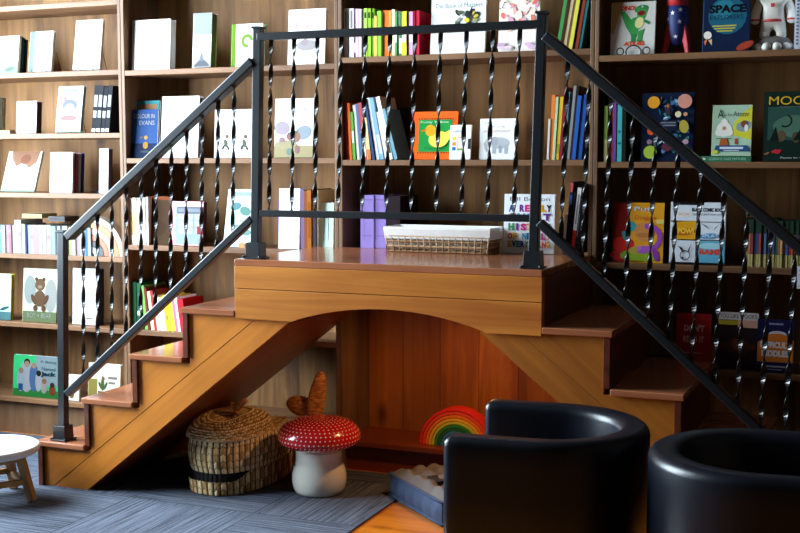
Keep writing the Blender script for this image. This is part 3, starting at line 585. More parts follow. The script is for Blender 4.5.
B(430.5, 484.5, -8, zJ, 'large white book with handwritten title and an ink tangle of children', '#eef0ea', [('t','The Book of Mistakes',.06,.74,.88,.08,'#6a6f6c')]+[('e',.45+.4*random.random(),.45+.22*random.random(),.03+.05*random.random(),.02+.03*random.random(),random.random()*3,random.choice(['#3a4038','#5a5f4a','#8a8f86','#c9b24a','#2a2e2a'])) for _ in range(26)]+[('p',[(.68,.6),(.72,.6),(.76,.74),(.74,.74)],'#2a2e2a'),('e',.66,.53,.05,.04,0,'#d8c23a')], lean=5, t=.014, group=g2)
B(498.5, 538.5, -10, zJ, 'cream book covered in pink and coral blossoms', '#f3e6dc', [('e',random.random(),.35+.65*random.random(),.05+.1*random.random(),.03+.06*random.random(),random.random()*3,random.choice(['#eda9a0','#e88a7a','#f0c4b4','#e2705c','#f3d6c6','#d9a0b0'])) for _ in range(34)]+[('e',random.random(),.7+.28*random.random(),.02,.02,0,random.choice(['#4a3a3c','#6a7a5a','#8a4a4a'])) for _ in range(16)]+[('e',random.random(),.08*random.random()+.04,.1,.05,0,random.choice(['#d9b4cc','#c4a0bc','#e3c6d0'])) for _ in range(8)]+[('c',.2,.4,.06,'#6a3a30')], lean=5, t=.014, group=g2)
spine_row(555.5, zJ, [(3.4,-12,'#3f8a4a','green',9),(2.6,-8,'#4a2a1c','dark brown',9),(3.6,-10,'#c9b48a','tan',9),(2.6,-12,'#6a4a34','walnut',9),(3.6,-10,'#d6cf4a','mustard yellow',9),(2.4,-6,'#3c2620','blackish brown',9),(3,-10,'#8a3a24','russet',9),(3,-4,'#2a6a70','teal',9)], 'of the books leaning above the tall post', 'leaning books above the right post')
zK = shelf_z(2, 2)
tb = [('r',.15,.35,.85,.6,'#d8d4c8')]
spine_row(341.6, zK, [(2.8,101,'#b3382e','red',-2),(2.4,103,'#d8642a','orange',-3),(2.8,112,'#5f9a3e','green',-4,tb),(2.8,105,'#c9c2b4','pale grey',-5),(2.6,104,'#4a6a8a','slate blue',-6),(3.6,103,'#a8484e','brick pink',-6,[('r',.1,.05,.9,.5,'#d8d0c0')]),(3.6,118,'#e4c98a','cream and orange',-7,[('r',.1,0,.9,.25,'#c8683a')]),(2.4,99,'#2c3f66','navy',-9),(2.8,98,'#d9dee6','white',-10),(3.8,98,'#7aa0c4','light blue',-11,[('r',.15,.1,.85,.4,'#e4e6ea')]),(2.8,112,'#e9e6e0','chalk white',-12),(4,97,'#ece6d6','cream',-13,[('r',.1,.1,.9,.3,'#3a4a3c')]),(3,109,'#6f98a8','teal blue',-15)], 'of the fanned books by the duck book', 'fanned books left of the duck book')
B(388.5, 408, 108, zK, 'dim brown and red book in shade beside the fanned books', '#3a2a22', [('r',0,0,1,.2,'#1d3446'),('e',.5,.32,.4,.1,0,'#8a2f1e'),('e',.45,.55,.3,.2,0,'#5a3a24'),('r',0,.8,1,1,'#2a3a40')], lean=3, t=.01, yb=.205, group=g2)
dots = [('r',.14+.057*i,.835,.17+.057*i,.86,'#8a1c10') for i in range(13)]+[('r',.885,.14+.057*i,.91,.165+.057*i,'#8a1c10') for i in range(13)]+[('r',.14+.057*i,.125,.17+.057*i,.15,'#1c2a10') for i in range(13)]
B(411, 456.5, 112, zK, 'orange square book with a yellow duck on green', '#ee5f1c', [('r',.15,.16,.88,.83,'#1f8a3c')]+dots+[('e',.6,.42,.22,.17,.1,'#eccb52'),('p',[(.62,.5),(.86,.62),(.84,.4)],'#eccb52'),('c',.42,.6,.12,'#ee9a1c'),('e',.27,.6,.06,.02,.2,'#c8641c'),('t','Fuzzy Yellow',.2,.74,.62,.06,'#c4e0b8'),('t','Ducklings',.3,.2,.45,.05,'#125a24')], lean=6, t=.012, spine='#a83a1c', group=g2)
B(449.5, 470, 125.5, zK, 'small white board book with rows of coloured squares', '#eceaea', [('t','ANIMAL',.08,.78,.5,.07,'#8a8f96'),('r',.1,.55,.28,.66,'#e2c23a'),('r',.1,.4,.28,.5,'#d88a3a'),('r',.1,.26,.28,.36,'#3a6ab8'),('r',.34,.3,.66,.66,'#d8a890'),('r',.38,.34,.62,.62,'#f0e6dc'),('r',.34,.26,.66,.3,'#4aa84a'),('r',.86,.3,1,.6,'#3a3a34')], lean=7, t=.012, yb=.012, group=g2)
B(479.5, 514.5, 119, zK, 'white book with a soft pencil elephant', '#eeeeec', [('e',.55,.4,.3,.16,0,'#b4b6ba'),('e',.3,.42,.16,.14,.2,'#c3c5c8'),('e',.42,.44,.1,.13,0,'#a4a7ac'),('e',.17,.3,.04,.14,.3,'#b4b6ba'),('r',.36,.14,.46,.36,'#aaadb2'),('r',.7,.14,.8,.36,'#aaadb2'),('r',.54,.16,.62,.34,'#9ea1a6'),('t','HOW TO BE',.2,.78,.5,.04,'#d08a7a'),('t','AN ELEPHANT',.08,.66,.8,.06,'#d8a89a'),('r',.1,.88,.22,.92,'#cfd4e0')], lean=5, t=.014, group=g2)
spine_row(546.5, zK, [(2.2,119,'#dcd4cc','short white',2),(4.2,95,'#e0752a','orange',2),(2.8,97,'#b9cfa8','pale green',3),(4.2,97,'#e0b82e','yellow',4,[('r',.1,.1,.9,.25,'#a8a02a')]),(3.6,87,'#8a2434','maroon',4),(3,92,'#9cc4d4','ice blue',4,[('r',.1,.1,.9,.5,'#3a4a54')]),(2.2,92,'#16181c','black',4),(3.2,86,'#8a8884','grey',5),(2.6,86,'#2a2420','sooty brown',5),(4.4,96,'#2a5cae','cobalt blue',5),(2.6,98,'#12182a','midnight',5),(4,95,'#27509a','royal blue',5),(2.6,94,'#15171c','coal black',5)], 'in the group right of the tall post', 'books right of the tall post')
zM = shelf_z(2, 1)
ZP = H+.0003
spine_row(360.5, ZP, [(13.2,195,'#8470ac','wide purple',0,[('r',.2,.15,.35,.85,'#7d68a6'),('r',.1,.9,.9,.92,'#6f5a98'),('r',.1,.22,.9,.24,'#6f5a98')]),(11.6,195,'#8470ac','narrower purple',0,[('r',.2,.15,.35,.85,'#7d68a6'),('r',.1,.9,.9,.92,'#6f5a98'),('r',.1,.22,.9,.24,'#6f5a98')]),(14,196,'#23151a','thick dark maroon',0)], 'of three thick volumes beside the basket', 'thick volumes on the platform', yf=-.012, depth=.17)
ca = ['#2a3f9a','#e2492a','#2f8a4a','#d9a020','#6a2a8a','#1c1e24','#c8287a','#2a9ab4','#e0761c']
def multi(word, x, z, wd, ht, k0):
    out = []; n = len(word); cw = wd/n
    for i, ch in enumerate(word):
        if ch == ' ': continue
        ww = cw*(.38 if ch == 'I' else .92); out.append(('T', ch, x+i*cw+(cw-ww)/2, z, ww, ht, ca[(k0+i*2) % 9]))
    return out
B(503.5, 553.5, 194.5, ZP, 'white book with rows of multicoloured capital letters, on the platform beside the post', '#eceef0', [('t','Bill Bryson',.1,.865,.8,.085,'#4a4f58')]+multi('A REALLY',.08,.7,.86,.12,0)+multi('SHORT',.08,.555,.86,.12,5)+multi('HISTORY',.08,.385,.86,.12,2)+multi('OF NEARLY',.08,.235,.86,.11,1)+multi('EVERYTHING',.08,.1,.86,.11,3), lean=4, t=.014, group=g2, yb=-.05)
spine_row(561.5, ZP, [(3.4,215,'#d9cfc8','short pale',4),(3.6,182,'#1c2638','navy with red top',4,[('r',.1,.86,.9,.99,'#c8505a'),('r',.1,.68,.9,.82,'#3a5aa8')]),(2.6,192,'#101216','thin black',5),(4.6,188,'#d8dad8','white and red',6,[('r',.02,0,.98,.36,'#c22a20'),('r',.3,.45,.7,.9,'#8a8f94')]),(3.2,196,'#15161a','sooty black',6,[('r',.3,.3,.6,.7,'#6a6a64')]),(3,184,'#0f1114','coal black',6)], 'of the books at the platform end', 'books at the platform end', yf=-.012)
# --- dark bay on the right
zL = shelf_z(3, 4)
dino = [('p',[(.18,.84),(.3,.82),(.5,.62),(.62,.5),(.6,.34),(.5,.28),(.42,.42),(.34,.52),(.26,.68)],'#3f9a4c'),('e',.56,.58,.15,.16,-.4,'#3f9a4c'),('e',.68,.86,.16,.09,.2,'#2f8446'),('p',[(.56,.9),(.6,.6),(.74,.64),(.82,.84)],'#3f9a4c'),('e',.68,.78,.09,.06,.1,'#7a1f1f'),('e',.64,.6,.1,.13,-.3,'#e0d890'),('p',[(.46,.38),(.56,.4),(.56,.24),(.46,.24)],'#2f8446'),('p',[(.62,.44),(.76,.48),(.7,.3),(.7,.25),(.58,.25),(.62,.33)],'#3a9048'),('e',.5,.245,.07,.015,0,'#1f6a3a'),('e',.66,.25,.08,.015,0,'#1f6a3a'),('p',[(.72,.62),(.86,.56),(.88,.6),(.76,.66)],'#2f8446'),('c',.7,.9,.02,'#e9e6d8')]
B(610.5, 654, 2.5, zL, 'pale grey book with a green roaring dinosaur on a ring stand', '#d6d2c8', [('p',[(0,.4),(0,1),(.25,1),(.05,.4)],'#b8965e'),('T','DINO!',.2,.84,.34,.09,'#d8412a')]+dino+[('T','ATLAS',.3,.17,.46,.075,'#e04a24'),('r',.3,0,.72,.1,'#eeece6')], lean=6, t=.016, group=g3)
wire_stand(634, zL, .03, .08, 'ring shaped metal stand holding the dinosaur book', ring=True)
B(702.5, 748.5, -12, zL, 'dark blue space book with planet and small white rocket', '#12203c', [('c',.52,.56,.42,'#1f5a70'),('e',.42,.66,.25,.2,.3,'#2a7486'),('T','SPACE',.12,.6,.8,.13,'#0c121c'),('t','EXPLORERS',.14,.5,.72,.07,'#0f2a3a'),('r',.2,.39,.72,.41,'#b9b03a'),('r',.24,.35,.7,.37,'#b9b03a'),('r',.3,.31,.64,.33,'#b9b03a'),('e',.1,.26,.09,.09,.6,'#e6dcd0'),('p',[(.02,.16),(.1,.22),(.06,.1)],'#d8703a'),('p',[(.12,.18),(.2,.2),(.2,.1)],'#d8b48a'),('e',.92,.08,.2,.08,.4,'#a8402a'),('e',.12,.9,.1,.07,.5,'#cfc4b8'),('e',.56,.84,.05,.06,0,'#c8502a')], lean=5, t=.022, spine='#2f5f8a', group=g3)
spine_row(793.8, zL, [(6,-10,'#d0d4e0','pale lettered',0,[('t','SPACE ATLAS',.2,.1,.6,.02,'#5a6080')]+[('r',.3,.08+.06*i,.7,.115+.06*i,'#6a7088') for i in range(13)]),(5,-6,'#2a2c36','dark',0)], 'book beside the toy astronaut', 'books beside the toy astronaut', yf=.02)
zM = shelf_z(3, 3)
spine_row(601.3, zM, [(2,94,'#15181c','blackish',0),(3.6,106,'#8ab84a','lime',0,[('r',.1,0,.9,.4,'#d8cf8a')]),(1.4,104,'#2a1a18','thin brown',0),(3.4,95,'#c8443a','coral red',0,[('r',.1,0,.9,.4,'#d86a3a')]),(3.2,102,'#7a4a9a','purple',0),(1.2,106,'#1c1c20','thin black',0),(4.4,104,'#4aa8a8','turquoise',0,[('r',.2,.5,.8,.54,'#2a6a70'),('r',.2,.3,.8,.34,'#2a6a70')]),(4,104,'#1b2018','dark olive',0)], 'of the short row beside the navy shell picture book', 'bright spines left of the circles book')
rnd = random.Random(3)
circ = [('c',.22,.86,.12,'#e09a2a'),('c',.82,.87,.14,'#d08a78'),('e',.7,.68,.06,.06,0,'#d8d0a0'),('e',.84,.68,.04,.04,0,'#c88a6a'),('e',.82,.5,.09,.13,.2,'#a89a3a'),('e',.18,.44,.07,.08,.3,'#d0502a'),('e',.16,.28,.05,.05,0,'#8a6a78'),('c',.18,.13,.13,'#9ab03a'),('e',.86,.28,.06,.05,0,'#a88a9a'),('e',.5,.2,.1,.08,0,'#5a2a34'),('r',.32,.44,.7,.6,'#141a2c'),('r',.36,.55,.66,.57,'#6a6f7c'),('r',.36,.51,.66,.53,'#6a6f7c'),('e',.5,.75,.05,.14,0,'#3a2a3c'),('e',.5,.8,.03,.03,0,'#b0662a')]
circ = [('e',.1+.8*rnd.random(),.08+.84*rnd.random(),.02+.06*rnd.random(),.01+.03*rnd.random(),rnd.random()*3,rnd.choice(['#2a6a8a','#3a8a8a','#2f6a4a','#c9d0d0','#7aa0b4','#4a78a8','#1f4a60'])) for _ in range(70)]+circ
B(641, 692.5, 93.5, zM, 'dark navy book filled with bright shells, fruit and flowers', '#111c34', circ, lean=5, t=.02, group=g3)
fl = MB(); a0, a1 = Xu(700.5, .035, zM), Xu(751, .035, zM)
fl.box((0,0,0), (a1-a0,.15,.019), flat('#2a6a4a', .5)); art(fl, [('r',.04,.3,.1,.7,'#cfe0d0'),('t','SCIENCE AND NATURE',.16,.3,.74,.4,'#9fd0b0')], a1-a0, .019, y0=-.0003)
fo = fl.build('flat_book'); fo.location = (a0, .035, zM+.0004); tag(fo, 'green book lying flat under the small atom book', 'book')
B(711.5, 750.5, 105.5, zM, 'pale green book with flower vase and yellow swirl, standing on a flat green book', '#a8c4a8', [('r',0,0,1,.01,'#e6e2b8'),('p',[(.5,.4),(.55,.66),(.8,.86),(1,.98),(1,.3),(.75,.36)],'#cfc83a'),('e',.8,.58,.2,.14,.3,'#8a9aa0'),('e',.82,.62,.1,.1,0,'#7a4a34'),('e',.86,.54,.05,.1,0,'#e4e2dc'),('c',.3,.52,.2,'#e8e4d8'),('c',.17,.46,.1,'#e8e4d8'),('c',.43,.46,.1,'#e8e4d8'),('c',.3,.66,.09,'#e8e4d8'),('c',.3,.54,.05,'#c88a5a'),('p',[(.22,.34),(.38,.34),(.42,.2),(.18,.2)],'#a85a2a'),('r',.1,.33,.5,.345,'#4a5a4a'),('r',.58,.22,.64,.34,'#a84a34'),('p',[(.1,.2),(.9,.2),(.98,.08),(.05,.08)],'#2a4a78'),('r',.2,.13,.8,.17,'#d8dce0'),('r',.3,.09,.7,.11,'#b4bcc8'),('e',.09,.07,.08,.05,0,'#cfc83a'),('t','A',.12,.74,.16,.17,'#20342c'),('t','is for',.3,.78,.2,.06,'#20342c'),('t','Atom',.52,.77,.36,.1,'#20342c')], lean=6, t=.012, group=g3, dz=.0195, yb=.045, spine='#d8d4a8')
B(763, 822, 92, zM, 'dark green book with gold capitals and a crescent at the right edge', '#15261f', [('r',.06,.3,1,.78,'#2c4a42'),('e',.55,.5,.4,.2,0,'#4a6a58'),('arc',.36,.58,.09,.12,-2.2,1.2,'#14201c'),('e',.3,.36,.08,.1,0,'#5a4a34'),('e',.55,.34,.07,.1,0,'#4a4030'),('p',[(.1,.3),(.2,.5),(.26,.3)],'#101c18'),('p',[(.5,.3),(.62,.46),(.7,.3)],'#101c18'),('t','MOON',.07,.81,.8,.12,'#d0a62a'),('r',.25,.775,.9,.78,'#7a8a7a'),('p',[(.12,.13),(.26,.1),(.32,.16),(.2,.17)],'#b82a34'),('e',.06,.11,.05,.02,.4,'#8a5a3a'),('t','Poems for the Night',.3,.03,.6,.03,'#cfd0c4')], lean=4, t=.03, group=g3, spine='#0f1a18')
zN = shelf_z(3, 2)
B(613, 662.5, 203, zN, 'red, orange and yellow book with a purple dragon', '#e09a24', [('r',0,0,.28,1,'#8a1f1a'),('e',.2,.3,.22,.16,0,'#c82a24'),('e',.12,.12,.2,.1,0,'#b82a2a'),('e',.3,.12,.16,.1,0,'#6a9a2a'),('e',.62,.1,.3,.1,0,'#8aa82a'),('e',.45,.2,.14,.08,0,'#b0a03a'),('e',.35,.6,.1,.1,.2,'#3a9a9a'),('e',.24,.44,.06,.12,.5,'#3a8a8a'),('e',.62,.52,.2,.2,0,'#d0864a'),('e',.62,.46,.16,.05,0,'#b8743a'),('arc',.7,.42,.18,.28,-1.6,1.9,'#9a4aa8'),('e',.62,.22,.14,.08,.2,'#a85ab4'),('e',.86,.14,.06,.14,.3,'#8a3a98'),('c',.52,.24,.05,'#b870c0'),('t','Puff',.4,.86,.4,.07,'#cfe0f0'),('t','Dragon',.42,.7,.4,.09,'#d0502a'),('r',.85,.65,1,.72,'#d8c06a'),('r',.3,.02,.62,.03,'#2a1a10')], lean=5, t=.008, group=g3, spine='#7a1a18')
comic = [('r',.1,.955,.6,1,'#14161a'),('T','BLANK COMIC BOOK',.38,.85,.6,.06,'#23262c'),('t','BIG SIZE DRAW YOUR OWN',.42,.79,.52,.03,'#4a4e58'),('r',0,.68,.48,.7,'#1a1c20'),('p',[(.08,.68),(.48,.7),(.48,.4),(.06,.38)],'#d89a1c'),('e',.27,.52,.2,.07,.1,'#b8641a'),('T','POW!',.13,.49,.3,.09,'#e8b83a'),('e',.24,.8,.16,.05,.1,'#e6e2da'),('t','WOW',.14,.78,.2,.05,'#c88a3a'),('r',.47,.0,.49,1,'#1a1c20'),('r',0,.385,1,.4,'#1a1c20'),('r',.5,.68,1,.69,'#1a1c20'),('p',[(.5,.02),(1,.02),(1,.38),(.5,.38)],'#5aa0b8'),('e',.75,.3,.24,.06,0,'#9ac8d4'),('T','BAM!!',.54,.16,.42,.09,'#c8402a'),('e',.7,.46,.18,.05,.1,'#4a8ab8'),('t','SPLAT',.58,.44,.3,.05,'#d8e2ea'),('p',[(.14,.3),(.26,.16),(.22,.26)],'#2a2e34'),('p',[(.4,.34),(.32,.2),(.36,.22)],'#2a2e34'),('arc',.28,.14,.08,.095,0,6.28,'#2a2e34'),('e',.24,.1,.02,.02,0,'#2a2e34'),('p',[(.56,.66),(.72,.56),(.66,.62)],'#3a3e48'),('p',[(.9,.66),(.78,.54),(.82,.6)],'#3a3e48'),('r',.0,.0,1,.03,'#14161a')]
B(669.5, 724, 203, zN, 'white comic drawing book with outlined panels in yellow and blue', '#d9dce2', comic, lean=5, t=.02, group=g3, spine='#e4e6ea')
mids = ['#c88a3a','#b86a4a','#8a3a44','#5a5a8a','#3a4a7a','#a84a3a','#6a3a5a','#4a6a8a','#5a4a8a','#7a7a9a','#4a5a78','#3a6a5a','#8a5a3a','#d0a06a','#b8a878','#4a5a9a','#8a3a5a','#c84a2a','#c8642a','#3a4a5a','#a02a5a','#2a6a7a','#9a2a3a','#5a8a6a','#7a3a7a']
nm = ['amber','terracotta','burgundy','slate violet','indigo','rust','plum','steel blue','violet','grey lilac','blue grey','deep teal','nut brown','apricot','khaki','denim blue','raspberry','vermilion','burnt orange','charcoal','magenta','petrol blue','crimson','sea green','aubergine']
spine_row(744.5, zN, [(2.55, 219.5 if i < 12 else 221, '#23382c', f'green topped {nm[i]}', 0, [('r',.08,.28,.92,.70,mids[i]),('r',.08,.0,.92,.27,'#b0a068')]) for i in range(25)], 'in the uniform thin series', 'thin uniform series with green tops', yf=.03)
tg = MB(); tg.box((0,0,0), (.035,.0008,.075), flat('#d6d6e4', .6)); art(tg, [('r',.15,.8,.85,.85,'#6a6a8a'),('r',.15,.6,.7,.65,'#8a8aa0')], .035, .075); to = tg.build('shelf_tag'); to.location = (at(797, 280, Y=-.002).x, -.002, zN-.095+.03); tag(to, 'white paper tag hanging from a dark shelf edge at the right', 'paper tag')
zO = shelf_z(3, 1)
B(676, 710, 314, zO, 'dark red book with pale capitals low in the right bay', '#a01f1c', [('T','DON\'T',.2,.66,.6,.13,'#d8a49a'),('T','READ IT',.18,.45,.62,.13,'#c88a80'),('e',.48,.26,.3,.02,0,'#c88a80'),('r',.2,.04,.7,.07,'#d8b0a8'),('c',.48,.9,.04,'#d8a49a')], lean=5, t=.012, group=g3)
B(716, 757, 313, zO, 'dark book with pale banner and brown faces, second lowest shelf right', '#2a1a1c', [('r',0,.87,1,1,'#cfc4c0'),('t','YOU LIKE SPOOKS',.05,.9,.9,.07,'#2a2224'),('r',0,.78,.5,.86,'#b09a2a'),('r',.5,.74,1,.87,'#d8a088'),('e',.5,.4,.3,.22,0,'#4a2a1c'),('e',.5,.44,.14,.14,0,'#6a3c22'),('e',.15,.4,.1,.08,0,'#4a2a1c'),('e',.85,.4,.1,.08,0,'#4a2a1c'),('r',.3,.2,.7,.3,'#2a3038')], lean=5, t=.012, group=g3)
B(756.5, 792.5, 320, zO, 'navy and orange riddle book with white block capitals', '#1c1c44', [('p',[(0,.2),(1,.2),(1,.62),(.7,.74),(.4,.72),(0,.56)],'#d8782a'),('e',.55,.72,.25,.1,0,'#cfc4d0'),('e',.55,.66,.3,.12,0,'#d8782a'),('T','DIFFICULT',.08,.46,.84,.12,'#e0dcd8'),('T','RIDDLES',.12,.3,.76,.12,'#e0dcd8'),('r',.3,.9,.7,.93,'#8a8aa8'),('r',.2,.1,.8,.13,'#9a9ab0'),('r',.3,.05,.7,.07,'#7a7a98')], lean=5, t=.012, group=g3, yb=.015)

# ------------------------------------------------------------------ things
import math as _m
# ---- wooden rainbow on the left shelf and the big one under the stage
def rainbow(name, c, R, r, cols, depth, label, yaw=0, gap=.0015, span=PI):
    t = thing(name, c, label, 'wooden rainbow'); t.rotation_euler = (0, 0, yaw)
    n = len(cols); th = (R-r)/n
    for i, h in enumerate(cols):
        a, b = R-th*i, R-th*(i+1)+gap; K = 28; mb = MB(); vs = []; fs = []
        for k in range(K+1):
            an = span*k/K
            for rr, y in ((a,0),(a,depth),(b,depth),(b,0)): vs.append((rr*_m.cos(an), y, rr*_m.sin(an)))
        for k in range(K):
            for q in range(4): fs.append((k*4+q, k*4+(q+1)%4, k*4+4+(q+1)%4, k*4+4+q))
        fs += [(0,1,2,3), (K*4+3,K*4+2,K*4+1,K*4)]
        mb.add(vs, fs, flat(h, .45, var=.1)).build('arc', t, bevel=.0015, fixn=True)
    return t
zD = SH[0][2]
qx = Xu(93, .03, zD); qr = -BW-TS-.003-qx
rainbow('rainbow_bookend', (qx, .02, zD+.0005), qr, .012, [deep(q, 2.0) for q in ('#f0dcc8','#e08a44','#f2e6d8','#d8703a','#3c4044','#cfe4ee')], .05, 'quarter round pastel wooden rainbow beside the pale spines, far left bookcase', span=PI/2)  # arc colours darkened to offset the window light on this shelf
zl = SH[2][0]
c0 = Xu(420, .06, zl); R = .148
rainbow('stacking_rainbow', (c0+R, .05, zl+.0005), R, .024, ['#e8261c','#ec4a1e','#f07818','#f0b428','#c8c83a','#2f8a34','#1f6a3a','#3f86c8','#2a5aa0','#283a70'], .06, 'bright stacking rainbow on the low ledge under the platform')
# ---- mushroom stool
def mushroom():
    c = (.068, -.318, CZ); t = thing('mushroom_stool', c, 'toadstool shaped stool with white dotted red cap under the platform', 'stool')
    white = flat('#e6e2d6', .22, coat=.4)
    prof = [(.03,.0005),(.078,.0005),(.086,.004),(.094,.02),(.0985,.045),(.0985,.068),(.094,.088),(.0875,.105),(.0845,.12),(.0845,.15),(.087,.168),(.05,.17)]
    MB().lathe(prof, white, 48).build('stem', t, smooth=True)
    red = flat('#c0121a', .22, coat=.5); wd = flat('#f0e4dc', .3)
    def cp(ph):   # profile of the cap, ph -1.2 .. pi/2
        return (.151*max(0,_m.cos(ph))**.62 if ph > 0 else .151*_m.cos(ph)**.55, .205+(.066*_m.sin(ph) if ph > 0 else .042*_m.sin(ph)))
    mb = MB(); prf = [(.06,.165)]+[cp(-1.25+(1.25+PI/2-.002)*i/40) for i in range(41)]
    mb.lathe(prf, red, 64)
    # dots in rings
    L = 0; last = None; phs = [-1.0+(2.55)*i/400 for i in range(401)]
    ring = 0; acc = 0; step = .0145
    for i, ph in enumerate(phs):
        r, z = cp(ph)
        if last: acc += _m.hypot(r-last[0], z-last[1])
        if last is None or acc >= step:
            acc = 0; n = max(1, int(2*PI*r/.0168))
            r2, z2 = cp(ph+.02); tr, tz = (r2-r), (z2-z); q = _m.hypot(tr, tz) or 1; tr /= q; tz /= q
            for k in range(n):
                a = 2*PI*(k+.5*(ring % 2))/n
                e = Vector((-_m.sin(a), _m.cos(a), 0)); u = Vector((tr*_m.cos(a), tr*_m.sin(a), tz)); nn = e.cross(u)
                p = Vector((r*_m.cos(a), r*_m.sin(a), z))+nn*.0006; rd = .0026
                mb.add([p+(e*_m.cos(b)+u*_m.sin(b))*rd for b in [PI*j/4 for j in range(8)]], [tuple(range(8))], wd)
            ring += 1
        last = (r, z)
    mb.build('cap', t, smooth=True)
mushroom()
# ---- whale basket
def whale():
    ang = _m.radians(81); fx, fy = -.300, -.516
    t = thing('whale_basket', (fx, fy, CZ), 'woven seagrass whale basket with lid beside the toadstool stool', 'basket')
    t.rotation_euler = (0, 0, ang)
    L = .47; Wd = .128
    def weave(name, light, dark):
        m, nt, b = newmat(name); tc = N(nt, 'ShaderNodeTexCoord'); n = N(nt, 'ShaderNodeTexNoise', i_Scale=45.0, i_Detail=2.0)
        mp = N(nt, 'ShaderNodeMapping'); mp.inputs['Scale'].default_value = (1, 1, 3); nt.links.new(tc.outputs['Object'], mp.inputs[0]); nt.links.new(mp.outputs[0], n.inputs['Vector'])
        cr = N(nt, 'ShaderNodeValToRGB'); e = cr.color_ramp.elements; e[0].position = .35; e[0].color = lin(dark)+[1]; e[1].position = .65; e[1].color = lin(light)+[1]
        nt.links.new(n.outputs['Fac'], cr.inputs[0]); nt.links.new(cr.outputs[0], b.inputs['Base Color']); b.inputs['Roughness'].default_value = .6; return m
    ws = weave('woven_seagrass', '#d9bd8c', '#9a7446'); wo = weave('orange_seagrass_warm_lit', '#e09a4c', '#a0561c')  # orange tone carries the warm lamp light on the fluke
    dark = flat('#120d08', .9)
    tones = [flat(h_, .65, var=.2, scale=120) for h_ in ('#ecd4a2', '#dcb97e', '#c29a5e', '#9d7640')]; gap_shade = flat('#5e4426', .8)  # gaps between strands painted dark, as shaded inner fibre
    def tone(col, half, row, seed): return tones[(int(col)*7+int(half)*3+int(row)*5+int(col*row)*11+seed) % 4]
    def outline(s):   # closed loop, s 0..1, returns x,y,normal ; front at x=0
        a = 2*PI*s; ca, sa = _m.cos(a), _m.sin(a)
        n = 2.7; x = L/2-L/2*_m.copysign(abs(ca)**(2/n), ca); w = Wd*(1-.25*max(0, (x/L-.35)/.65)**1.5)
        y = -w*_m.copysign(abs(sa)**(2/n), sa); return x, y
    # arc length table so that the braids are even
    M_ = 720; pts = [outline(i/M_) for i in range(M_+1)]; cum = [0]
    for i in range(M_): cum.append(cum[-1]+_m.dist(pts[i], pts[i+1]))
    def at_len(f):
        tgt = (f % 1)*cum[-1]; lo, hi = 0, M_
        while hi-lo > 1:
            md = (lo+hi)//2
            if cum[md] <= tgt: lo = md
            else: hi = md
        k = (tgt-cum[lo])/max(1e-9, cum[hi]-cum[lo]); return (pts[lo][0]+(pts[hi][0]-pts[lo][0])*k, pts[lo][1]+(pts[hi][1]-pts[lo][1])*k)
    per = cum[-1]
    def wall(z0, z1, sc, ncol, pitch, bulge, amp=.005, nu=None, nv=None):
        nu = nu or ncol*8; nv = nv or max(8, int((z1-z0)/.0022))
        def fn(u, v):
            x, y = at_len(u); z = z0+(z1-z0)*v; b = sc*(1+bulge(v)); cx = L*.5
            nx, ny = x-cx, y; px, py = cx+nx*b, ny*b
            ph = u*ncol; fr = ph-_m.floor(ph); side = abs(fr-.5)*2
            q = (z/pitch+(.5*side)) % 1
            hgt = amp*(_m.sin(PI*fr)**.6)*(.45+.55*_m.sin(PI*q)**.8)
            ln = _m.hypot(nx*.35, ny) or 1
            return (px+nx*.35/ln*hgt, py+ny/ln*hgt, z)
        def mt(u, v):
            z = z0+(z1-z0)*v; ph = u*ncol; fr = ph-_m.floor(ph); side = abs(fr-.5)*2; qq = z/pitch+.5*side; q = qq-_m.floor(qq)
            if fr < .07 or fr > .93 or q < .1: return gap_shade
            return tone(_m.floor(ph), fr > .5, _m.floor(qq), ncol)
        wall.mt = mt
        return fn, nu, nv
    fn, nu, nv = wall(.080, .198, .985, 50, .026, lambda v: .035*_m.sin(PI*min(1, v*1.05))-.03*(1-v)**3)
    MB().grid(fn, nu, nv, wall.mt, cu=True).build('body', t, smooth=True)
    fn, nu, nv = wall(.002, .052, .98, 50, .026, lambda v: .03*v**.7, nv=24)
    def jaw(u, v):
        x, y, z = fn(u, v); k = min(1, max(0, (at_len(u)[0]-.05)/.08)); k = k*k*(3-2*k); return (x, y, .002+(z-.002)*(1+.62*k))
    jw = MB(); jw.grid(jaw, nu, nv, wall.mt, cu=True)
    jw.build('lower_jaw', t, smooth=True)
    fn, nu, nv = wall(.045, .092, .94, 62, .02, lambda v: .0, nv=14)
    core = MB(); core.grid(fn, nu, nv, dark, cu=True); n = 60
    core.add([(L*.5+(at_len(i/n)[0]-L*.5)*.94, at_len(i/n)[1]*.94, .046) for i in range(n)], [tuple(range(n))], dark)
    core.build('mouth', t, smooth=True)
    # lid: rim + dome
    lid = MB()
    def dome(u, v):
        x, y = at_len(u); x *= .72; cx = L*.36; a = v*PI/2; r = 1.0*_m.cos(a)**.5 if v < .999 else 0; z = .202+.07*_m.sin(a)**1.0
        z -= .02*max(0, (.12-x)/.12)*_m.sin(a)
        ncol = 50; ph = v*9; fr = ph-_m.floor(ph); cp = u*60+(.5 if int(ph) % 2 else 0)+.35*abs(fr-.5); q = _m.sin(PI*(cp-_m.floor(cp)))
        h = .007*_m.sin(PI*fr)**.6*(.4+.6*q)*min(1, (1-v)*5)
        nx, ny = (x-cx)*r, y*r; ln = _m.hypot(nx*.4, ny)+.02
        return (cx+nx*1.01+nx*.4/ln*h*_m.cos(a), ny*1.01+ny/ln*h*_m.cos(a), z+h*_m.sin(a))
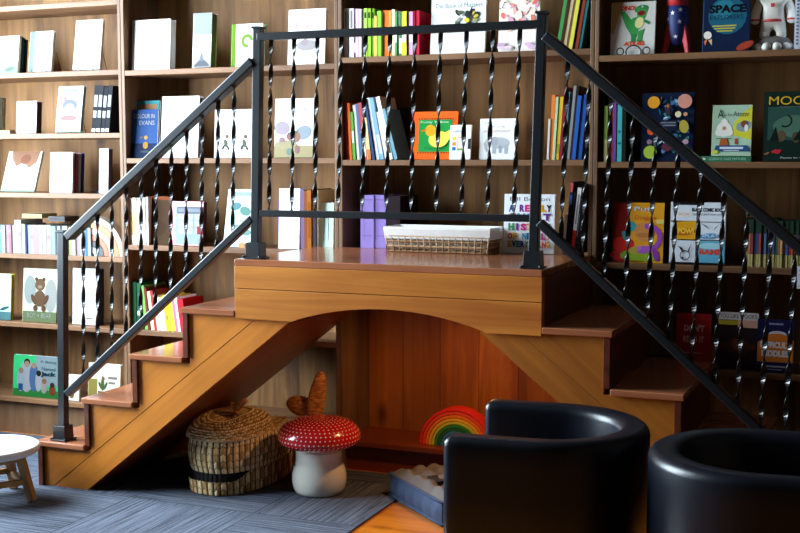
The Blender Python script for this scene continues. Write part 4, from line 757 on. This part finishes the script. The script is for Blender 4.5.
    def lmt(u, v):
        ph = v*9; fr = ph-_m.floor(ph); cp = u*60+(.5 if int(ph) % 2 else 0)+.35*abs(fr-.5); q = cp-_m.floor(cp)
        return gap_shade if v < .86 and (fr < .08 or fr > .92 or q < .1) else tone(_m.floor(cp), fr > .5, _m.floor(ph), 5)
    lid.grid(dome, 600, 110, lmt, cu=True)
    lid_o = lid.build('lid', t, smooth=True)
    rim = MB(); rim.tube([(.72*(L*.5+(at_len(i/90)[0]-L*.5)*1.015), at_len(i/90)[1]*1.015, .2015) for i in range(90)], .0045, ws, 6, closed=True); rim.build('lid_rim', lid_o, smooth=True)
    cap = MB()
    def capf(u, v):
        x, y = at_len(u); r = 1-v; ph = v*10; return (L*.5+(x-L*.5)*r, y*r, .196+.004*_m.sin(PI*(ph-_m.floor(ph)))-.012*v)
    cap.grid(capf, 300, 40, lambda u, v: tone(int(u*60), 0, int(v*10), 3), cu=True); cap.build('back', t, smooth=True)
    # spout: a small forked curl on the lid
    inv = Matrix.Rotation(-ang, 3, 'Z')
    def loc(p): return inv @ (Vector(p)-Vector((fx, fy, CZ)))
    s = MB(); b0 = loc(at(236, 416, Y=-.36)); 
    def wp(u, v, Y): return loc(at(u, v, Y=Y))
    s.tube([wp(237, 421, -.36), wp(236.5, 413, -.36), wp(236, 408, -.36)], [.013, .011, .012], wo, 10)
    s.tube([wp(236, 410, -.36), wp(232.5, 405, -.36), wp(231, 402, -.36)], [.011, .010, .004], wo, 10)
    s.tube([wp(236, 410, -.36), wp(241, 404, -.36), wp(246, 400, -.36), wp(248, 403, -.36)], [.012, .012, .010, .004], wo, 10)
    s.build('spout', t, smooth=True)['label'] = 'orange woven spout curl'
    # tail stock and fluke
    tl = MB(); tl.tube([(L*.62, 0, .12), (L*.80, 0, .115), (L*.93, -.02, .12), wp(316, 428, -.06), wp(316, 414, -.06)], [.085, .07, .045, .03, .024], ws, 16)
    tl.build('tail', t, smooth=True)
    def lobe(path, ws_, name):
        mb = MB(); K = len(path); vs = []; n_ = 20
        cen = [wp(u, v, -.06) for u, v in path]
        for i, (c, w) in enumerate(zip(cen, ws_)):
            a = cen[max(0, i-1)]; b = cen[min(K-1, i+1)]; d = (b-a).normalized(); nrm = (inv @ Vector((.5, -.86, 0))).normalized(); sd = d.cross(nrm).normalized()
            for k in range(n_):
                q = 2*PI*k/n_; rip = 1+.05*_m.sin(k*4+i*2.1)
                vs.append(c+sd*_m.cos(q)*w*1.25*rip+nrm*_m.sin(q)*min(.014, w*.6+.003)*rip)
        fs = [(i*n_+k, i*n_+(k+1)%n_, (i+1)*n_+(k+1)%n_, (i+1)*n_+k) for i in range(K-1) for k in range(n_)]+[tuple(range(n_-1,-1,-1)), tuple(range((K-1)*n_, K*n_))]
        mb.add(vs, fs, wo); o = mb.build(name, t, smooth=True, sub=1); o['label'] = 'woven tail fluke, warm light painted in as orange'; return o
    lobe([(318,418),(311,410),(303,406.5),(295,404.5),(289,403.5),(286,403)], [.02,.03,.034,.03,.02,.006], 'fluke')
    lobe([(313,419),(315,408),(317,397),(319,386),(320.5,377),(321.5,371)], [.024,.029,.027,.023,.018,.008], 'fluke')
whale()
# ---- tufted floor cushion
def cushion():
    c = (.60, -.235, 0); t = thing('floor_cushion', c, 'blue tufted floor cushion with ridged pale top on the wood floor', 'cushion'); t.rotation_euler = (0, 0, _m.radians(-42))
    s = .2; h = .085
    blue = flat('#31425e', .8, var=.25, scale=25, bump=.3); top = flat('#625e5e', .85, var=.2, scale=25, bump=.3)
    def side(u, v):
        a = u*4; k = int(a) % 4; f = a-int(a); x, y = [(-s+2*s*f, -s), (s, -s+2*s*f), (s-2*s*f, s), (-s, s-2*s*f)][k]
        b = .012*_m.sin(PI*v)*(.5+.5*abs(_m.sin(f*PI*6))); nx, ny = [(0,-1),(1,0),(0,1),(-1,0)][k]
        e = min(1, f/.06, (1-f)/.06); return (x+nx*b*e, y+ny*b*e, .004+(h-.008)*v)
    MB().grid(side, 240, 14, blue, cu=True).build('side_band', t, smooth=True)
    def tp(u, v):
        x, y = -s+2*s*u, -s+2*s*v; e = min(1, u/.08, (1-u)/.08, v/.08, (1-v)/.08); e = max(0, e)
        r = .019*abs(_m.sin(PI*v*6+.3*_m.sin(u*9)))**.7+.005*abs(_m.sin(PI*u*3))+.004*_m.sin(u*31+v*17)
        return (x, y, h-.004+e*(.004+r))
    MB().grid(tp, 90, 90, top).build('ridged_top', t, smooth=True)['label'] = 'pale ridged cushion top'
    MB().box((-s+.004, -s+.004, .001), (s-.004, s-.004, .004), blue).build('underside', t)
    for z in (.006, h-.004):
        q = s+.002; n = 6; P = []
        for (ax, ay), (bx, by) in (((-q,-q),(q,-q)), ((q,-q),(q,q)), ((q,q),(-q,q)), ((-q,q),(-q,-q))): P += [(ax+(bx-ax)*i/n, ay+(by-ay)*i/n, z) for i in range(n)]
        MB().tube(P, .0058, blue, 8, closed=True).build('piping', t, smooth=True)
    MB().box((-.03, -.14, h+.016), (.05, -.10, h+.022), flat('#191818', .7)).build('strap', t, bevel=.002)['label'] = 'black carrying strap'
cushion()
# ---- black tub armchairs
def armchair(c, yaw, label):
    t = thing('tub_armchair', (c[0], c[1], 0), label, 'armchair', 'small black leather tub armchairs'); t.rotation_euler = (0, 0, yaw)
    R, T, F, zt, z0 = .25, .075, .19, .55, .05   # outer radius, wall, arm length, top, bottom
    prof = []   # cross section (offset inwards, z)
    r = .024
    sec = [(0, z0)]+[(0, zt-r-.12+.12*i/3) for i in range(4)]+[(r-r*_m.cos(a), zt-r+r*_m.sin(a)) for a in (.4,.8,1.2,PI/2)]+[(T-r+r*_m.sin(a), zt-r+r*_m.cos(a)) for a in (.4,.8,1.2,PI/2)]+[(T+.002, zt-.1), (T, .28), (T, z0)]
    path = [(-F+F*i/8, -R, (0,1)) for i in range(9)]+[(R*_m.sin(a), -R*_m.cos(a), (-_m.sin(a), _m.cos(a))) for a in [PI*i/28 for i in range(1, 28)]]+[(-F*i/8, R, (0,-1)) for i in range(9)]
    mb = MB(); vs = []; fs = []; n = len(sec)
    K = len(path)
    # rounded arm fronts
    def ringpts(i, pull, shrink):
        x, y, (nx, ny) = path[i]; out = []
        for o_, z in sec: oo = T/2+(o_-T/2)*shrink; zz = z if shrink == 1 else min(z, zt-(1-shrink)*.05); out.append((x-pull+nx*oo, y+ny*oo, zz))
        return out
    rows = [ringpts(0, .018, .55), ringpts(0, .014, .8), ringpts(0, .006, .95)]+[ringpts(i, 0, 1) for i in range(K)]+[ringpts(K-1, .006, .95), ringpts(K-1, .014, .8), ringpts(K-1, .018, .55)]
    for rw in rows: vs += rw
    for i in range(len(rows)-1):
        for k in range(n): fs.append((i*n+k, (i+1)*n+k, (i+1)*n+(k+1)%n, i*n+(k+1)%n))
    fs += [tuple(range(n)), tuple(range(len(rows)*n-1, (len(rows)-1)*n-1, -1))]
    mb.add(vs, fs, M_LEATHER); mb.build('tub_shell', t, smooth=True, fixn=True)
    # seat base and cushion
    def dshape(rr, f): return [(-f, -rr)]+[(rr*_m.sin(a), -rr*_m.cos(a)) for a in [PI*i/20 for i in range(21)]]+[(-f, rr)]
    def slab(poly, za, zb, m): 
        mb = MB(); k = len(poly); mb.add([(x,y,za) for x,y in poly]+[(x,y,zb) for x,y in poly], [tuple(range(k-1,-1,-1)), tuple(range(k,2*k))]+[(i,(i+1)%k,(i+1)%k+k,i+k) for i in range(k)], m); return mb
    slab(dshape(R-T-.002, F-.01), .06, .235, M_LEATHER).build('seat_base', t, bevel=.006)
    slab(dshape(R-T-.006, F+.005), .2355, .315, M_LEATHER).build('seat_cushion', t, bevel=.018, seg=4)
    for sx, sy in ((-F+.03, -R+.04), (-F+.03, R-.04), (R*.6, -R*.62), (R*.6, R*.62)):
        MB().lathe([(.014, .0005), (.02, .0495)], flat('#1a1512', .4), 14, (sx, sy)).build('foot', t, smooth=False)
    # seam along the top edge
    MB().tube([(x+nx*.004, y+ny*.004, zt-.022) for x, y, (nx, ny) in path], .0022, M_LEATHER, 6).build('piping', t, smooth=True)
armchair((1.165, -1.238), _m.radians(5), 'black leather tub armchair with its curved back toward the second armchair')
armchair((1.69, -1.36), _m.radians(186), 'black leather tub armchair cut off by the right edge of the picture')
# ---- little white stool
def stool():
    c = (-.95, -.85, CZ+.004); t = thing('low_stool', c, 'low round stool with white top and splayed wooden legs at the left edge', 'stool')
    hgt = .194; r = .163
    MB().lathe([(r-.012, hgt-.03), (r-.003, hgt-.024), (r, hgt-.014), (r-.002, hgt-.004), (r-.008, hgt), (.02, hgt)], flat('#efe9de', .35), 56).build('seat', t, smooth=True, bevel=0)
    tops = []
    for k in range(4):
        a = _m.radians(12+90*k); ft = Vector((.148*_m.cos(a), .148*_m.sin(a), .0005)); tp = Vector((.105*_m.cos(a), .105*_m.sin(a), hgt-.03))
        MB().bar(ft, tp, .03, .026, W_STOOL, up=(_m.cos(a), _m.sin(a), 0)).build('leg', t, bevel=.003); tops.append((ft, tp))
    for k in range(4):
        f = .42 if k % 2 else .36; a = tops[k]; b = tops[(k+1) % 4]; p = a[0].lerp(a[1], f); q = b[0].lerp(b[1], f)
        MB().bar(p, q, .02, .02, W_STOOL).build('stretcher', t, bevel=.002)
    MB().lathe([(.115, hgt-.05), (.12, hgt-.031)], W_STOOL, 40).build('apron', t)
stool()
# ---- open basket on the platform
def basket():
    x0, x1 = at(387, 252, z=H).x, at(488, 252, z=H).x
    zb = H+.0008; y0 = -.145; y1 = -.02
    X0, X1 = Xu(389, y0, zb), Xu(487, y0, zb)
    c = ((X0+X1)/2, (y0+y1)/2, zb); t = thing('wicker_basket', c, 'wicker tray basket with white cloth lining on the platform', 'basket')
    hw, hd, h = (X1-X0)/2, (y1-y0)/2, .088; fl = 1.075
    cane = flat('#b8946a', .6, var=.25, scale=60); cane2 = flat('#94704a', .6, var=.25, scale=60); dk = flat('#2a2018', .9)
    cloth = flat('#eeebe6', .8, bump=.2, scale=40)
    def rect(f, z, n=24):
        w, d = hw*f, hd+hw*(f-1); P = []
        for (ax, ay), (bx, by), m in (((-w,-d),(w,-d),n), ((w,-d),(w,d),n//2), ((w,d),(-w,d),n), ((-w,d),(-w,-d),n//2)): P += [(ax+(bx-ax)*i/m, ay+(by-ay)*i/m, z) for i in range(m)]
        return P
    st = MB()
    for i in range(4):
        f = i/3*.62; st.tube([(x, y, z+.0018*_m.sin(k*PI)) for k, (x, y, z) in enumerate(rect(1+(fl-1)*f, .004+h*f))], .0042, cane if i % 2 else cane2, 6, closed=True)
    lo, hi = rect(1.005, .002, 16), rect(1+(fl-1)*.68, h*.68, 16)
    for k, (p, q) in enumerate(zip(lo, hi)): st.tube([p, q], .0034, cane2 if k % 2 else cane, 6)
    st.build('wicker_side', t, smooth=True)
    b = MB(); P = rect(.985, .003, 2); b.add(P, [tuple(range(len(P)))], cane2); b.build('bottom', t)
    # contents tint behind the open weave
    lin_ = MB(); a = rect(1+(fl-1)*.55-.0, h*.56, 24); a2 = rect(fl+.012, h*1.0, 24); o2 = rect(fl-.02, h*1.0, 24); o3 = rect(.97, .012, 24)
    rows = [[(x*1.02, y*1.04, z) for x, y, z in a], [(x, y, z-.004) for x, y, z in a2], [(x*.995, y*.99, z+.004) for x, y, z in a2], [(x, y, z+.002) for x, y, z in o2], o3]
    n = len(a); vs = [p for r_ in rows for p in r_]; fs = [(i*n+k, i*n+(k+1)%n, (i+1)*n+(k+1)%n, (i+1)*n+k) for i in range(len(rows)-1) for k in range(n)]
    lin_.add(vs, fs, cloth); lin_.build('cloth_liner', t, smooth=False)
    return t, c, hw, hd, h
bt, bc, bhw, bhd, bh = basket()
for k, (dx, dz, col, w) in enumerate(((-.12, .014, '#2f7f8c', 'teal'), (-.02, .014, '#b8a890', 'beige'), (.1, .014, '#8a5a6a', 'mauve'))):
    f = MB(); f.box((-.045, -.04, 0), (.045, .035, .04), flat(col, .6)); o = f.build('storage_box', bevel=.003); o.location = (bc[0]+dx, bc[1]-.004, bc[2]+.0135)
    tag(o, f'{w} small box glimpsed inside the wicker tray basket', 'box')
# ---- toy rocket and toy astronaut
def rocket():
    z = SH[3][4]; x = Xu(677, .09, z); t = thing('toy_rocket', (x, .09, z+.0005), 'red and blue toy rocket with white stars and red fins', 'toy rocket')
    red = flat('#c01f24', .6); blue = flat('#1f2c6a', .6); wh = flat('#e8e6e2', .6)
    MB().lathe([(.012,.03),(.026,.034),(.034,.07),(.0375,.12),(.036,.165)], blue, 32).build('lower_body', t, smooth=True)
    MB().lathe([(.0362,.165),(.035,.2),(.028,.25),(.014,.29),(.002,.31)], red, 32).build('nose', t, smooth=True)
    for k in range(3):
        a = -PI/2+PI/3+2*PI*k/3; m = Matrix.Rotation(a, 4, 'Z')
        MB().prism([(.028,.115),(.04,.09),(.05,.045),(.057,.0),(.04,.0),(.032,.03),(.024,.05)], -.009, .009, red, M=m).build('fin', t, bevel=.004, fixn=True)
    MB().prism([(-.058,0),(-.04,0),(-.03,.03),(-.024,.12),(-.034,.115),(-.046,.07)], -.009, .009, red, M=Matrix.Rotation(.25, 4, 'Z')).build('fin', t, bevel=.004, fixn=True)
    for a, zz in ((-1.9,.14),(-1.25,.11),(-1.6,.06),(-2.5,.12),(-1.2,.15)):
        e = Vector((-_m.sin(a), _m.cos(a), 0)); n = Vector((_m.cos(a), _m.sin(a), 0)); r = .0372 if zz > .08 else .0335
        P = [n*(r+.0008)+Vector((0,0,zz))+(e*_m.cos(b)+Vector((0,0,1))*_m.sin(b))*(.0085 if j % 2 == 0 else .0036) for j, b in enumerate([PI/2+PI*i/5 for i in range(10)])]
        MB().add(P, [tuple(range(10))], wh).build('star', t)
rocket()
def skin(name, parent, joints, edges, rad, m, sub=2):
    me = bpy.data.meshes.new(name); me.from_pydata(joints, edges, []); me.materials.append(m); o = bpy.data.objects.new(name, me); COL.objects.link(o); o.parent = parent
    sk = o.modifiers.new('skin', 'SKIN'); sk.use_smooth_shade = True
    for d, r in zip(me.skin_vertices[0].data, rad): d.radius = (r, r)
    me.skin_vertices[0].data[0].use_root = True
    md = o.modifiers.new('sub', 'SUBSURF'); md.levels = sub; md.render_levels = sub; return o
def astronaut():
    z = SH[3][4]; x = Xu(772.5, .08, z); t = thing('toy_astronaut', (x, .08, z+.0005), 'white toy astronaut with red belt standing on a grey moon rock', 'toy astronaut')
    wh = flat('#d8d4c8', .55, var=.1); rd = flat('#b02a24', .5); gy = flat('#6a645e', .8, var=.3, scale=20)
    base = MB()
    base.grid(lambda u, v: ((.062*(1+.05*_m.sin(u*2*PI*5)))*_m.cos(2*PI*u)*(_m.cos(v*PI/2)**.5 if v < 1 else 0)*1.05, .04*_m.sin(2*PI*u)*(_m.cos(v*PI/2)**.5 if v < 1 else 0), .05*_m.sin(v*PI/2)+.002*_m.sin(u*40)*v), 48, 12, gy, cu=True)
    base.build('moon_rock', t, smooth=True)['label'] = 'grey moon rock base'
    cl = MB()
    for k in range(6): 
        a = PI+PI*k/5; cl.lathe([(.004,.0),(.014,.004),(.016,.014),(.012,.024),(.002,.028)], wh, 14, (.052*_m.cos(a)*1.02, .036*_m.sin(a)))
    cl.build('cloud_rim', t, smooth=True)
    J = [(0,0,.103),(0,0,.142),(0,0,.170),(0,0,.186),(-.024,0,.084),(-.026,-.002,.066),(-.027,-.004,.052),(-.028,-.022,.05),(.024,0,.084),(.026,-.002,.066),(.027,-.004,.052),(.028,-.022,.05),(-.042,0,.166),(-.058,-.002,.126),(-.058,-.012,.09),(.042,0,.166),(.058,-.002,.126),(.058,-.012,.09)]
    E_ = [(0,1),(1,2),(2,3),(0,4),(4,5),(5,6),(6,7),(0,8),(8,9),(9,10),(10,11),(2,12),(12,13),(13,14),(2,15),(15,16),(16,17)]
    Rr = [.03,.033,.028,.018,.019,.018,.018,.016,.019,.018,.018,.016,.018,.0165,.0155,.018,.0165,.0155]
    skin('suit', t, J, E_, Rr, wh)
    MB().lathe([(.0335,.096),(.0348,.1),(.0335,.104)], rd, 32).build('belt', t, smooth=True)['label'] = 'red belt'
    MB().lathe([(.024,.179),(.028,.184),(.024,.189)], rd, 32).build('collar', t, smooth=True)['label'] = 'red collar'
    bd = MB(); bd.box((-.006,-.0375,.143), (.006,-.032,.155), rd); bd.build('badge', t, bevel=.001)
    hm = MB(); hm.grid(lambda u, v: (.034*_m.cos(2*PI*u)*_m.sin(PI*max(.002,min(.998,v))), .034*_m.sin(2*PI*u)*_m.sin(PI*max(.002,min(.998,v))), .218-.034*_m.cos(PI*v)), 32, 18, wh, cu=True); ho = hm.build('helmet', t, smooth=True)
    vs_ = MB(); vs_.grid(lambda u, v: (.026*_m.sin((u-.5)*1.9), -.0355*_m.cos((u-.5)*1.9), .204+.03*v), 14, 8, flat('#20262e', .15)); vs_.build('visor', ho, smooth=True)
    for s in (-1, 1): MB().lathe([(.0165,.101),(.0172,.104),(.0165,.107)], rd, 20, (s*.058, -.008)).build('cuff', t)
astronaut()
# ---- small warm lamp fixed under the platform
lp = (.60, -.30, .80)
t = thing('puck_lamp', lp, 'small round warm lamp fixed under the platform boards', 'lamp')
MB().lathe([(.045,-.018),(.05,-.012),(.05,-.0005)], flat('#8a8478', .4, .6), 28).build('housing', t, smooth=False)
em, nt, b_ = newmat('warm_bulb'); b_.inputs['Emission Color'].default_value = (1, .55, .22, 1); b_.inputs['Emission Strength'].default_value = 6
MB().lathe([(.02,-.024),(.038,-.0185),(.038,-.0182)], em, 28).build('diffuser', t)
pl = bpy.data.lights.new('puck_light', 'SPOT'); pl.energy = LAMP; pl.color = (1, .52, .2); pl.shadow_soft_size = .03; pl.spot_size = 2.9; pl.spot_blend = .5
po = bpy.data.objects.new('puck_light', pl); COL.objects.link(po); po.location = (lp[0], lp[1], lp[2]-.03)

scn.view_settings.view_transform = 'Standard'; scn.view_settings.look = 'None'
scn.view_settings.exposure = 0.0; scn.view_settings.gamma = 1; scn.view_settings.use_curve_mapping = False
scn.cycles.use_denoising = True
scn.cycles.max_bounces = 6; scn.cycles.diffuse_bounces = 2; scn.cycles.glossy_bounces = 3
